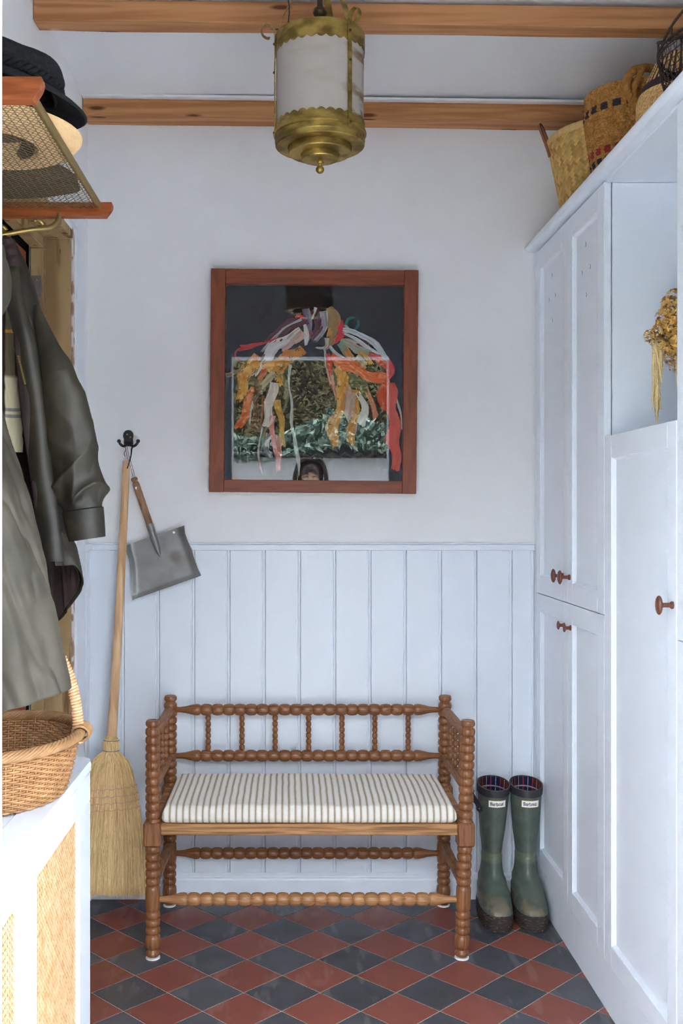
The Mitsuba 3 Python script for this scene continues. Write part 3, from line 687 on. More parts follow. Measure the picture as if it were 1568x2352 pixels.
# ------------------------------------------------------------------ lantern
LC = (px(734.5, 0, 2.47)[0], 2.47)
lan = thing('lantern', 'old round brass lantern with milky glass and scalloped bands hanging from the ceiling', 'lantern')
def scallop_band(z_flat, z_sc, r, key, n=300, nsc=30):
    a = np.arange(n) / n * 2 * np.pi
    amp = .006 * np.sign(z_sc - z_flat)
    edge = z_sc - amp * (1 - np.abs(np.sin(a * nsc / 2)))
    rows = []
    for t in np.linspace(0, 1, 5): rows.append(np.stack([LC[0] + r * np.cos(a), LC[1] + r * np.sin(a), z_flat + (edge - z_flat) * t], 1))
    g_ = np.array(rows)
    if z_sc > z_flat: g_ = g_[::-1]
    return add(lan + '__' + key, sheet(g_, .0012, True), 'm_brass', 40)
scallop_band(2.478, 2.436, .1066, 'scalloped_band'); scallop_band(2.246, 2.274, .1066, 'scalloped_band')
add(lan + '__top_rim', spin([(.1045, 2.476), (.1075, 2.476), (.1078, 2.4795), (.1062, 2.481), (.1045, 2.479)], LC, 72), 'm_brass', 40)
a = np.linspace(0, 2 * np.pi, 97)
gl = np.stack([np.stack([LC[0] + .1045 * np.cos(a), LC[1] + .1045 * np.sin(a), np.full(97, z)], 1) for z in np.linspace(2.25, 2.474, 8)])
add(lan + '__glass_shade', grid(gl), 'm_milk', True, label='milky stained glass cylinder')
add(lan + '__stepped_base', spin([(.100, 2.256), (.1068, 2.252), (.1105, 2.250), (.1112, 2.2465), (.1105, 2.243), (.1075, 2.2425), (.1070, 2.232), (.1078, 2.230), (.1070, 2.2275), (.1065, 2.220), (.1040, 2.2175),
    (.077, 2.2165), (.0765, 2.219), (.0757, 2.217), (.0752, 2.2035), (.0735, 2.2012), (.046, 2.2), (.0455, 2.2022), (.0442, 2.2005), (.0437, 2.1895), (.0425, 2.1873), (.026, 2.1835), (.009, 2.182), (.0085, 2.1795), (.0, 2.1792)], LC, 96), 'm_brass', 25,
    label='stepped brass base')
add(lan + '__finial', spin([(0, 2.182), (.0082, 2.1815), (.0075, 2.178), (.0042, 2.1765), (.0036, 2.173), (.006, 2.1715)] + [(.0101 * math.cos(t), 2.1645 + .0098 * math.sin(t)) for t in np.linspace(.9, -1.57, 9)], LC, 32), 'm_brass', 40, label='brass ball finial')
for th in (-82, 38, 158):
    t = math.radians(th); o = np.array([math.sin(t), -math.cos(t), 0]); sd = np.array([math.cos(t), math.sin(t), 0])
    c = np.array([LC[0], LC[1], 0]) + o * .1088
    path = [c + [0, 0, z] for z in (2.236, 2.30, 2.36, 2.42, 2.46, 2.478)]
    for q in np.linspace(0, 1.6 * np.pi, 16)[1:]: path.append(c + o * (.0165 - .0165 * math.cos(q) * (1 - q * .02)) + [0, 0, 2.485 + .0165 * math.sin(q) * 1.0 + .002])
    path = np.array(path); w = .006
    sk_ = add(lan + '__strap', sheet(np.stack([path - sd * w, path, path + sd * w], 1), .0014), 'm_brass', 30, label='flat brass strap ending in a scroll')
    for z in (2.458, 2.247, 2.39): add(sk_ + '__rivet', sphere(c + o * .0015 + [0, 0, z], .0032, 1), 'm_bronze', True)
for th in (-82, 38, 158):
    t = math.radians(th); o = np.array([math.sin(t), -math.cos(t), 0]); sd = np.array([math.cos(t), math.sin(t), 0]); c = np.array([LC[0], LC[1], 0])
    path = spline([c + o * .104 + [0, 0, 2.466], c + o * .098 + [0, 0, 2.50], c + o * .07 + [0, 0, 2.56], c + o * .03 + [0, 0, 2.63], c + o * .012 + [0, 0, 2.66]], 14)
    add(lan + '__hanger_arm', sheet(np.stack([path - sd * .0085, path + sd * .0085], 1), .0016), 'm_brass', 30)
add(lan + '__stem', spin([(0, 2.475), (.0045, 2.475), (.0055, 2.49), (.0075, 2.493), (.0075, 2.497), (.005, 2.50), (.0062, 2.52), (.0095, 2.524), (.0095, 2.529), (.014, 2.533), (.017, 2.54), (.014, 2.549), (.007, 2.553), (.006, 2.65), (.014, 2.655), (.014, 2.672), (.006, 2.678), (.006, 2.735), (.035, 2.74), (.04, 2.7545), (0, 2.7545)], LC, 28), 'm_bronze', 35, label='dark bronze hanging stem')
w_ = spline([(px(661.5, 55, 2.45)), px(664, 20, 2.45), px(662, -20, 2.45), (LC[0] - .01, 2.46, 2.66)], 14)
add(lan + '__flex', tube(w_, .0014, 6), 'm_cord', True, label='thin dark electric flex')
add(lan + '__bulb_holder', spin([(0, 2.40), (.012, 2.402), (.013, 2.44), (.017, 2.442), (.017, 2.462), (.006, 2.47), (.0045, 2.476)], LC, 20), 'm_bronze', 35)
add(lan + '__bulb', spin([(0.0, 2.325), (.012, 2.328), (.024, 2.345), (.027, 2.36), (.022, 2.38), (.012, 2.395), (.011, 2.402)], LC, 24), 'm_white', True)

# ------------------------------------------------------------------ ribbon picture
PC = px(720, 875.5, 3.548)
nrm = np.array([-.0057, -1, -.011]); nrm /= np.linalg.norm(nrm)
ro = math.radians(.55); pu = np.array([math.cos(ro), 0, -math.sin(ro)]); pu -= nrm * (pu @ nrm); pu /= np.linalg.norm(pu); pv = np.cross(nrm, pu)
def loc(u, v, w): return PC + np.asarray(u)[..., None] * pu + np.asarray(v)[..., None] * pv + np.asarray(w)[..., None] * nrm
def to_loc(x, y, w):
    """photo pixel -> (u, v) on the picture's plane at height w"""
    d = np.array([(x - CX) / F, 1, -(y - CY) / F]); o = np.array([0, 0, H])
    t = ((PC + nrm * w - o) @ nrm) / (d @ nrm); q = o + d * t - PC
    return q @ pu, q @ pv
def lbox(u0, u1, v0, v1, w0, w1, b=.0015):
    v, f = box(u0, u1, v0, v1, w0, w1, b); return loc(v[:, 0], v[:, 1], v[:, 2]), f
pic = thing('ribbon_picture', 'square glazed picture of coloured ribbons in a red-brown wooden frame on the wall', 'picture')
hw_, hh_ = .3565, .3845
gu0, gu1, gv0, gv1 = -.306, .3085, -.3405, .3335
add(pic + '__frame_stile', lbox(-hw_, gu0, -hh_, hh_, -.044, 0), 'm_frame', False, label='upright of the red-brown frame')
add(pic + '__frame_stile', lbox(gu1, hw_, -hh_, hh_, -.044, 0), 'm_frame', False)
add(pic + '__frame_rail', lbox(gu0 + .0002, gu1 - .0002, gv1, hh_ - .0006, -.044, -.0005), 'm_frame_h', False)
add(pic + '__frame_rail', lbox(gu0 + .0002, gu1 - .0002, -hh_ + .0006, gv0, -.044, -.0005), 'm_frame_h', False)
add(pic + '__backing', lbox(gu0 + .0005, gu1 - .0005, gv0 + .0005, gv1 - .0005, -.043, -.038, 0), 'm_backing', False, label='dark backing board')
q = loc(np.array([gu0, gu1, gu1, gu0]), np.array([gv0, gv0, gv1, gv1]), np.full(4, -.007))
add(pic + '__glass', (q, np.array([[0, 1, 2], [0, 2, 3]])), 'm_glass', False, label='reflecting glass pane')
RB = [
 ([(740, 400), (640, 440), (540, 500), (470, 575)], [60, 105, 90, 60], (92, 44, 58)), ([(800, 330), (812, 440), (780, 552)], [50, 90, 70], (90, 46, 52)),
 ([(740, 330), (768, 440), (745, 545)], [22, 24, 20], (150, 148, 160)), ([(720, 330), (735, 420), (772, 500)], [36, 34, 26], (120, 114, 130)), ([(850, 345), (852, 440), (795, 552)], [50, 56, 44], (158, 156, 168)),
 ([(878, 340), (884, 410), (860, 480)], [34, 44, 30], (206, 204, 206)), ([(795, 320), (776, 400)], [26, 18], (220, 220, 218)), ([(830, 360), (800, 400)], [26, 14], (90, 110, 104)),
 ([(700, 400), (560, 482), (480, 565), (430, 625)], [18, 20, 22, 16], (176, 172, 168)), ([(655, 388), (690, 380), (722, 398)], [18, 34, 26], (206, 40, 50)), ([(770, 480), (745, 545)], [20, 26], (170, 44, 70)),
 ([(540, 530), (450, 565), (330, 590), (270, 598)], [12, 20, 42, 38], (196, 58, 44)), ([(275, 600), (243, 640), (255, 680), (296, 708)], [8, 12, 10, 8], (206, 60, 70)),
 ([(560, 535), (470, 640), (420, 700)], [50, 60, 40], (104, 72, 48)), ([(700, 478), (620, 550), (555, 612)], [50, 78, 60], (196, 160, 152)), ([(722, 500), (650, 560)], [36, 50], (214, 186, 164)),
 ([(705, 600), (620, 672), (530, 712), (430, 742)], [80, 125, 90, 50], 'P'), ([(395, 650), (330, 760), (290, 870), (262, 965)], [60, 110, 105, 40], 'P'), ([(560, 735), (548, 860)], [60, 50], 'P'),
 ([(690, 468), (560, 562), (440, 690), (378, 792)], [30, 64, 92, 34], (214, 210, 208)), ([(718, 440), (738, 500), (728, 585)], [28, 46, 14], (216, 214, 212)),
 ([(362, 870), (325, 1000), (270, 1162)], [40, 64, 76], (206, 88, 44)), ([(445, 738), (410, 830)], [46, 50], (204, 92, 62)), ([(300, 755), (170, 788)], [36, 38], (132, 110, 84)),
 ([(400, 820), (382, 1000), (368, 1175)], [40, 66, 50], (92, 54, 42)), ([(545, 760), (445, 838), (395, 890)], [50, 54, 46], (168, 158, 136)), ([(425, 895), (358, 1000), (344, 1130)], [16, 16, 12], (178, 176, 174)),
 ([(440, 930), (415, 1135)], [22, 20], (140, 66, 48)), ([(560, 780), (600, 960), (560, 1060)], [40, 30, 20], (110, 112, 84)), ([(508, 840), (480, 1000), (452, 1145)], [55, 78, 70], (214, 204, 198)),
 ([(535, 960), (556, 1100), (578, 1280)], [46, 56, 26], (196, 150, 62)), ([(470, 1190), (462, 1300), (492, 1362)], [40, 56, 26], (120, 118, 124)), ([(486, 1180), (460, 1286)], [12, 40], (220, 220, 218)),
 ([(505, 1070), (495, 1200), (545, 1352)], [36, 44, 34], (222, 140, 144)), ([(540, 1210), (545, 1455)], [36, 34], (206, 130, 116)), ([(432, 1150), (402, 1330), (430, 1475)], [16, 12, 8], (186, 190, 190)), ([(400, 1280), (414, 1440)], [14, 8], (206, 110, 80)),
 ([(620, 715), (614, 850), (632, 1000), (634, 1150), (668, 1310), (682, 1490)], [20, 16, 18, 26, 28, 12], (184, 192, 186)),
 ([(985, 510), (1110, 560), (1160, 590)], [40, 66, 30], (84, 56, 60)), ([(970, 550), (1100, 602), (1190, 640)], [30, 80, 40], (160, 166, 140)), ([(985, 540), (1080, 572), (1165, 582)], [22, 44, 30], (204, 176, 160)),
 ([(970, 410), (975, 490), (918, 548)], [44, 74, 50], (214, 48, 50)), ([(890, 320), (925, 420), (912, 540), (860, 605)], [50, 90, 76, 30], (158, 128, 76)), ([(930, 400), (895, 520)], [44, 40], (198, 146, 58)), ([(880, 530), (870, 590), (800, 595)], [36, 26, 14], (206, 196, 184)),
 ([(1000, 452), (1030, 400), (1065, 390)], [26, 30, 16], (20, 116, 104)), ([(1088, 408), (1092, 440), (1070, 478)], [14, 28, 26], (20, 112, 102)), ([(1000, 440), (1030, 470)], [26, 20], (176, 178, 186)),
 ([(960, 568), (1010, 640), (1055, 690)], [40, 48, 40], (134, 152, 128)), ([(1000, 590), (1035, 650), (1062, 690)], [46, 44, 36], 'P'), ([(1080, 660), (1155, 722)], [60, 54], (176, 160, 124)), ([(1095, 635), (1150, 660), (1186, 712)], [24, 38, 30], (204, 156, 50)),
 ([(985, 484), (1100, 502), (1220, 590), (1306, 684)], [34, 46, 46, 26], (196, 200, 206)), ([(985, 496), (1110, 562), (1240, 650), (1304, 692)], [14, 26, 26, 18], (206, 210, 210)), ([(892, 588), (945, 640), (1012, 682)], [26, 26, 12], (188, 190, 182)),
 ([(1165, 648), (1270, 690), (1306, 760), (1278, 836)], [40, 66, 66, 50], (206, 66, 62)), ([(858, 600), (872, 720), (902, 850)], [14, 16, 10], (176, 178, 174)), ([(880, 640), (893, 750), (900, 865)], [36, 42, 20], (206, 64, 54)), ([(908, 790), (938, 952)], [30, 20], (196, 128, 122)),
 ([(1010, 790), (1095, 850), (1150, 945)], [70, 100, 60], (88, 92, 62)), ([(1075, 890), (1062, 1080), (1030, 1262)], [60, 66, 60], 'P'), ([(950, 740), (985, 870), (950, 1050), (918, 1200), (930, 1292)], [70, 84, 76, 84, 60], 'P'),
 ([(998, 810), (1032, 950), (1045, 1182)], [46, 82, 78], (182, 152, 140)), ([(1092, 905), (1130, 1000), (1114, 1132)], [40, 62, 70], (206, 208, 200)), ([(1142, 850), (1190, 1000), (1222, 1085)], [28, 42, 50], (206, 128, 100)),
 ([(905, 655), (1020, 722), (1160, 785), (1305, 832)], [50, 90, 86, 70], (222, 98, 56)), ([(1288, 836), (1258, 950), (1272, 1035)], [60, 66, 40], (206, 72, 48)), ([(1308, 846), (1332, 1050), (1342, 1250), (1356, 1445)], [66, 92, 92, 68], (210, 80, 50)),
 ([(1338, 890), (1384, 1050), (1396, 1160)], [12, 14, 10], (188, 182, 170)), ([(1275, 828), (1300, 850)], [50, 60], (216, 84, 54)),
]
rr = random.Random(4)
for i, (pts, ws, colr) in enumerate(RB):
    w0 = -.030 + .0175 * i / len(RB)
    P2 = np.array([to_loc(460 + x_ / 3.0154, 600 + y_ / 3.0154, w0) for x_, y_ in pts])
    n = 14 * len(pts); c = spline(P2, n) if len(pts) > 2 else P2[0] + (P2[1] - P2[0]) * np.linspace(0, 1, n)[:, None]
    ww = np.interp(np.linspace(0, 1, n), np.linspace(0, 1, len(ws)), ws) / 3.0154 * 3.55 / F
    d = np.gradient(c, axis=0); d /= np.linalg.norm(d, axis=1, keepdims=True); pn = np.stack([-d[:, 1], d[:, 0]], 1)
    s = np.linspace(-1, 1, 9); tt = np.linspace(0, 1, n)
    ph = rr.random() * 6; Lr = np.linalg.norm(np.diff(c, axis=0), axis=1).sum()
    c = c + pn * (.14 * ww * np.sin(tt * Lr * 55 + ph))[:, None]
    ww = ww * (.92 + .16 * np.sin(tt * Lr * 40 + 2 * ph)) * (.93 + .14 * meshkit.noise(np.c_[tt * Lr * 160, np.full(n, i), np.zeros(n)]))
    rag = (meshkit.noise(np.c_[s * 4 + i * 7, np.full(9, i), np.zeros(9)]) - .5) * .010 * min(1.0, Lr / .06)
    Pu = c[:, None] + pn[:, None] * (s[None, :, None] * ww[:, None, None] / 2)
    Pu = Pu + d[:, None] * (rag[None, :] * np.clip((tt - .75) / .25, 0, 1)[:, None] + rr.choice([-1, 1]) * .18 * s[None] * ww[:, None] * np.clip((tt - .7) / .3, 0, 1)[:, None])[..., None]
    wz = w0 + .0022 * np.sin(tt[:, None] * 7 + ph) + .0022 * np.sin(s[None] * 5 + ph + tt[:, None] * Lr * 30) * np.minimum(1, ww[:, None] / .02)
    g_ = loc(Pu[..., 0], Pu[..., 1], np.clip(wz, -.036, -.0085))
    sm = sheet(g_, .0006)
    if colr == 'P':
        uv = np.stack([np.broadcast_to(s[None] * ww[:, None] / 2, (n, 9)), np.broadcast_to(np.concatenate([[0], np.cumsum(np.linalg.norm(np.diff(c, axis=0), axis=1))])[:, None], (n, 9))], -1).reshape(-1, 2) + i
        add(pic + '__ribbon', sm, 'm_print', True, uv=np.vstack([uv, uv]), label='mustard yellow ribbon printed with black flowers')
    else:
        base = np.array(lin(*colr)); base = base * .72; cv = base * (0.9 + .2 * meshkit.noise(g_.reshape(-1, 3) * 200)[:, None])
        add(pic + '__ribbon', sm, 'm_vc', True, color=np.vstack([cv, cv]))

# ------------------------------------------------------------------ hook, broom, dustpan
hk = thing('coat_hook', 'small black iron double hook on the wall above the broom', 'hook')
hp = px(295, 1004, 3.597); hs = 3.6 / F
th = np.linspace(0, 2 * np.pi, 40)[:-1]
oc = sg.Polygon([(295 + 10.5 * math.cos(t), 1001 + 11.5 * math.sin(t)) for t in th]).union(sg.Polygon([(287, 1000), (303, 1000), (305, 1019), (299, 1024), (292, 1024), (286, 1018)])).buffer(1.5)
oc = sg.Polygon([((x_ - CX) * hs, H - (y_ - CY) * hs) for x_, y_ in oc.exterior.coords])
add(hk + '__plate', prism(oc, 3.5945, 3.5995), 'm_iron', 30)
for s in (-1, 1):
    pp = [px(295 + s * 4, 1018, 3.592), px(295 + s * 7, 1023, 3.582), px(295 + s * 14, 1024, 3.568), px(295 + s * 20, 1018, 3.562), px(295 + s * 22, 1013, 3.562)]
    c = spline(pp, 18); add(hk + '__prong', join(tube(c, np.linspace(.0052, .0042, 18), 12), sphere(c[-1], .0066, 2)), 'm_iron', True)
for x_, y_ in ((292, 998), (299, 1004)): add(hk + '__screw', sphere(px(x_, y_, 3.5945), .003, 1, (1, .5, 1)), 'm_steel', True)

br = thing('broom', 'straw broom with a long pale wooden pole hanging from the black wall hook', 'broom')
bt, bb = px(290.5, 1060, 3.545), px(256.5, 1694, 3.47)
tt = np.linspace(0, 1, 24); c = bt + (bb - bt) * tt[:, None]
c[:, 0] += .002 * np.sin(tt * 3)
add(br + '__pole', tube(np.vstack([bt + (bt - bb) * .002, c]), np.concatenate([[.009], np.interp(tt, [0, .01, 1], [.0115, .0125, .0165])]), 20), 'm_pole', 40, label='pale wooden pole')
NK, EN = px(256.5, 1690, 3.468), px(241, 2040, 3.452)
ax = (EN - NK); Lb = np.linalg.norm(ax); ax /= Lb
sx = np.array([1.0, 0, 0]); sx -= ax * (sx @ ax); sx /= np.linalg.norm(sx); sn = np.cross(ax, sx)
YBm = 3.46
bt_t = np.array([0, .03, .09, .105, .13, .165, .23, .34, .48, .6, .75, 1.0])
bt_w = np.array([12.5, 17, 18, 17, 28, 41, 51, 62, 71, 79, 87, 97]) * YBm / F
bt_d = np.array([.018, .024, .026, .024, .032, .042, .045, .042, .036, .036, .038, .042])
body = []
na = 40; aa = np.arange(na) / na * 2 * np.pi
for t in np.linspace(0, .93, 40):
    w, d = np.interp(t, bt_t, bt_w) * .93, np.interp(t, bt_t, bt_d) * .9
    body.append(NK + ax * Lb * t + np.cos(aa)[:, None] * sx * w + np.sin(aa)[:, None] * sn * d)
v, f = grid(np.array(body), True)
add(br + '__head', (v, f), 'm_straw', True, label='bundle of yellow straw')
R = np.random.default_rng(11)
ns = 3600; th = R.random(ns) * 2 * np.pi; rad = np.where(R.random(ns) < .85, .95 + .07 * R.random(ns), R.random(ns))
th = np.where(R.random(ns) < .75, -np.abs(th % np.pi), th)
ts = np.linspace(0, 1, 14) ** 1.7; vs, fs, cs_ = [], [], []
sgn = 1 if sn[1] > 0 else -1
for i in range(ns):
    t0 = R.choice([0.02, .1, .12, .2, .3, .45, .6]); end = 1 + R.normal(0, .018)
    t = t0 + (end - t0) * ts; w, d = np.interp(np.minimum(t, 1), bt_t, bt_w), np.interp(np.minimum(t, 1), bt_t, bt_d)
    jit = (t - t0) ** 2 * R.normal(0, .10); a_ = th[i] + jit
    pth = NK + ax * (Lb * t)[:, None] + (np.cos(a_) * w * rad[i])[:, None] * sx + (np.sin(a_) * sgn * d * rad[i])[:, None] * sn + R.normal(0, .0005, (14, 3))
    v, f = tube(pth, np.interp(ts, [0, .9, 1], [.0009, .0009, .0004]) * R.uniform(.7, 1.4), 3)
    cc = np.array(lin(*(np.array([226, 194, 140]) + R.normal(0, 1) * np.array([20, 20, 18])).clip(60, 250)))
    vs.append(v); fs.append(f + i * len(v)); cs_.append(np.broadcast_to(cc, (len(v), 3)))
M('m_straw', lambda p, n, uv: mix(lin(186, 150, 94), lin(220, 186, 128), fbm(p.x * 200, p.y * 60, p.z * 12)), 0.7, spec=0.2)
add(br + '__bristles', (np.vstack(vs), np.vstack(fs)), 'm_vc', True, color=np.vstack(cs_), kind='stuff', label='loose straw bristles')
for j, t in enumerate((.335, .385, .43, .475)):
    w, d = np.interp(t, bt_t, bt_w) + .0015, np.interp(t, bt_t, bt_d) + .0016
    m_ = 160; q = np.arange(m_) / m_ * 2 * np.pi
    pth = NK + ax * Lb * (t + .004 * np.sin(q * 19)[:, None] + .02 * np.cos(q)[:, None] * -1) + np.cos(q)[:, None] * sx * w + np.sin(q)[:, None] * sn * d
    add(br + '__stitching', tube(pth, .0013, 5, closed=True), 'm_pink', True, label='row of pink twine stitching')
M('m_pink', lin(214, 160, 142), 0.8)
for t in (.028, .095):
    w, d = np.interp(t, bt_t, bt_w) + .001, np.interp(t, bt_t, bt_d) + .001
    q = np.arange(60) / 60 * 2 * np.pi
    add(br + '__binding_wire', tube(NK + ax * Lb * t + np.cos(q)[:, None] * sx * w + np.sin(q)[:, None] * sn * d, .0014, 6, closed=True), 'm_steel', True)
cd = spline([px(292, 1076, 3.528), px(297, 1062, 3.535), px(302, 1040, 3.548), px(306, 1025, 3.562), px(309, 1022, 3.571), px(304, 1026, 3.575), px(301, 1040, 3.565), px(296, 1062, 3.556), px(291, 1078, 3.556)], 40)
add(br + '__cord', tube(cd, .0016, 6), 'm_cord', True, label='black cord loop')

dp = thing('dustpan', 'grey metal dustpan with a short wooden handle hanging beside the broom pole', 'dustpan')
YP = 3.557
h0, h1, h2 = px(307, 1097, YP), px(344, 1206, YP), px(362, 1262, YP - .004)
pr = [(0, 0), (0, .0085), (.003, .0115), (.010, .0118), (.0125, .0095), (.0165, .0095), (.019, .0118), (.03, .0125), (.09, .0122), (.16, .0128), (.172, .0115), (.172, 0)]
add(dp + '__handle', lathe(pr, h0, h1, 20)[:2], 'm_ash', 35, label='worn wooden handle')
add(dp + '__handle__hole', lathe([(0, 0), (0, .0042), (.0005, .0042), (.0005, 0)], px(313, 1121, YP - .0118), px(313, 1121, YP - .0125), 14)[:2], 'm_white', False, label='pale eyelet hole')
add(dp + '__ferrule', tube(np.array([h1 + (h0 - h1) * .02, h1 + (h2 - h1) * .4, h1 + (h2 - h1) * .7, h2, h2 + (h2 - h1) * .25]), np.array([.0135, .0125, .0115, .009, .003]), 16), 'm_zinc', 40, label='tapered zinc socket')
L_ = np.array([(288, 1253), (291, 1271), (297, 1287), (300, 1310), (301, 1335), (303, 1360), (304, 1378)], float)
R_ = np.array([(423, 1207), (425, 1226), (431, 1243), (440, 1262), (445, 1280), (453, 1303), (462, 1322)], float)
k = np.linspace(0, 1, 30); Le = np.stack([np.interp(k, np.linspace(0, 1, 7), L_[:, i]) for i in (0, 1)], 1); Re = np.stack([np.interp(k, np.linspace(0, 1, 7), R_[:, i]) for i in (0, 1)], 1)
s = np.linspace(0, 1, 44); Gp = np.zeros((30, 44, 3))
sag = 6 * np.sin(np.pi * s) * 0
for i in range(30):
    for j in range(44):
        x_, y_ = Le[i] + (Re[i] - Le[i]) * s[j]
        e = min(s[j], 1 - s[j]); rim = math.exp(-(e / .055) ** 2) * (.006 + .020 * (1 - k[i])); back = math.exp(-(k[i] / .05) ** 2) * .026 * 0
        Gp[i, j] = px(x_, y_, YP + .012 - rim * .9 - .010 * k[i] - .006 * math.exp(-((k[i] - 1) / .05) ** 2))
add(dp + '__pan', sheet(Gp, .0016), 'm_zinc', 40, label='curved galvanised pan')
add(dp + '__pan__hole', lathe([(0, 0), (0, .0042), (.0006, .0042), (.0006, 0)], px(399, 1223, YP + .0095), px(399, 1223, YP + .0085), 14)[:2], 'm_white', False, label='hole showing the white wall')
for x_, y_ in ((369, 1269), (367, 1303)): add(dp + '__pan__rivet', sphere(px(x_, y_, YP + .006), .0017, 1), 'm_steel', True)
sg_ = np.array([px(287, 1024, 3.575), px(291, 1045, 3.572), px(299, 1070, 3.568), px(306, 1097, 3.555)])
add(dp + '__string', join(tube(sg_, .0009, 5), tube(sg_ + [.006, 0, .002], .0009, 5)), 'm_string', True, label='thin hanging string')
add(dp + '__string__tail', tube(spline([px(286, 1026, 3.566), px(289, 1033, 3.564), px(285, 1040, 3.565), px(287, 1048, 3.566)], 14), .0014, 5), 'm_string', True)

# ------------------------------------------------------------------ radiator cover and basket
XV = -.45
cov = thing('radiator_cover', 'pale blue radiator cover with woven cane panels at the lower left', 'radiator cover')
CT = .796; YC0, YC1 = 1.33, 2.305
def rounded(x0, x1, y0, y1, r, z0, z1, nb=.006):
    p0 = sg.box(x0, y0, x1 - r, y1 - r).buffer(0)
    poly = sg.box(x0, y0, x1, y1 - r).union(sg.box(x0, y0, x1 - r, y1)).union(sg.Point(x1 - r, y1 - r).buffer(r, 16))
    rows = []
    base = np.array(poly.exterior.coords)[:-1]
    poly2 = sg.Polygon(base); n = len(base)
    c = base.mean(0)
    dn = np.zeros_like(base)
    e = np.roll(base, -1, 0) - np.roll(base, 1, 0); e /= np.linalg.norm(e, axis=1, keepdims=True); dn = np.stack([e[:, 1], -e[:, 0]], 1)
    if not sg.LinearRing(base).is_ccw: dn = -dn
    for ins, z in ((nb, z0), (0, z0 + nb), (0, z1 - nb), (nb * .3, z1 - nb * .3), (nb, z1)): rows.append(np.c_[base - dn * ins, np.full(n, z)])
    v, f = grid(np.array(rows), True)
    if not sg.LinearRing(base).is_ccw: f = f[:, ::-1]
    tr = trimesh.creation.extrude_polygon(poly, .01, engine='earcut'); top = tr.faces[(tr.face_normals[:, 2] > .5)]
    tv = np.array(tr.vertices); cap = tv.copy(); cap[:, 2] = z1; cap[:, :2] = c + (cap[:, :2] - c) * (1 - nb / .3)
    return join((v, f), (cap, top))
add(cov + '__top_board', rounded(XV - .052, XV + .006, YC0, YC1 + .012, .035, CT - .030, CT, .009), 'm_paint', 40, label='front lipping of the top with a rounded corner')
add(cov + '__top_board', box(XL + .004, XV - .056, YC0, YC1 + .012, CT - .028, CT - .003, .003), 'm_paint', False)
fr = [box(XV - .02, XV, YC0 + .001, YC1, .70, CT - .031, .002)]
for a_, b_ in ((YC1 - .115, YC1), (1.71, 1.825), (YC0, YC0 + .06)): fr.append(box(XV - .02, XV, a_, b_, 0.0, .70, .002))
for a_, b_ in ((1.825, YC1 - .115), (YC0 + .06, 1.71)): fr.append(box(XV - .02, XV, a_, b_, 0, .12, .002))
add(cov + '__frame', join(*fr), 'm_paint', False)
add(cov + '__end_panel', box(XL + .004, XV - .021, YC1 - .018, YC1, 0, CT - .031, .002), 'm_paint', False)
def cane(y0, y1, z0, z1):
    pitch = .0132; vs = []
    xb = XV - .012
    def strip(p, q, w, o, t=.0008):
        p, q = np.array(p, float), np.array(q, float); d = q - p; L = np.linalg.norm(d); d /= L; nn = np.array([-d[1], d[0]]) * w / 2
        c = np.array([p + nn, q + nn, q - nn, p - nn]); x_ = xb + o
        V = np.vstack([np.c_[np.full(4, x_ + t), c], np.c_[np.full(4, x_), c]])
        return V, tri(np.array([[3, 2, 1, 0], [0, 1, 5, 4], [1, 2, 6, 5], [2, 3, 7, 6], [3, 0, 4, 7]]))
    A, B = [], []
    for y in np.arange(y0, y1, pitch):
        for o in (-.0019, .0019):
            if y0 < y + o < y1: A.append(strip((y + o, z0), (y + o, z1), .0020, .0))
    for z in np.arange(z0, z1, pitch):
        for o in (-.0019, .0019):
            if z0 < z + o < z1: A.append(strip((y0, z + o), (y1, z + o), .0020, .0009))
    rect = sg.box(y0, z0, y1, z1)
    for sgn_, o in ((1, .0020), (-1, .0031)):
        for c in np.arange(-2.5, 2.5, pitch * 1.0):
            ln = sg.LineString([(y0 - 1, z0 + c + sgn_ * -1.0 + pitch / 2), (y0 + 2, z0 + c + sgn_ * 2.0 + pitch / 2)]).intersection(rect)
            if ln.is_empty or ln.length < .004 or ln.geom_type != 'LineString': continue
            q = list(ln.coords); B.append(strip(q[0], q[-1], .0030, o))
    return join(*A), join(*B)
for a_, b_ in ((1.825, YC1 - .115), (YC0 + .06, 1.71)):
    A, B = cane(a_, b_, .12, .70)
    k_ = add(cov + '__cane_panel', A, 'm_cane', False, kind='stuff', label='pale woven cane panel')
    add(k_ + '__diagonal_strands', B, 'm_cane_dark', False, kind='stuff')
add(cov + '__backing', box(XV - .08, XV - .07, YC0, YC1 - .02, .0, .74, 0), 'm_dusk', False)

wb = thing('wicker_basket', 'brown wicker basket with a hooped handle standing on the radiator cover', 'basket')
BC, ZB, ZR = np.array([-.563, 2.015]), CT + .001, .908
def bxy(z):
    t = (z - ZB) / (ZR - ZB); s_ = .80 + .20 * t ** .8
    return .143 * s_, .196 * s_
NS = 64
def weave_ring(z, j, n=NS * 4, amp=.0030):
    q = np.arange(n) / n * 2 * np.pi; ax_, ay_ = bxy(z); o = amp * np.cos(NS / 2 * q + np.pi * j)
    return np.stack([BC[0] + (ax_ + o) * np.cos(q), BC[1] + (ay_ + o) * np.sin(q), np.full(n, z)], 1)
Wv, Wc = [], []; at = 0; Wf = []
for j, z in enumerate(np.arange(ZB + .003, ZR - .004, .0047)):
    v, f = tube(weave_ring(z, j), .0024, 6, closed=True); r_ = np.random.default_rng(j).uniform(-1, 1)
    cn = meshkit.noise(v * 60)[:, None]
    cc = np.array(lin(142, 100, 62)) * (1 - cn) + np.array(lin(186, 142, 98)) * cn
    Wv.append(v); Wf.append(f + at); at += len(v); Wc.append(cc * (1 + .15 * r_))
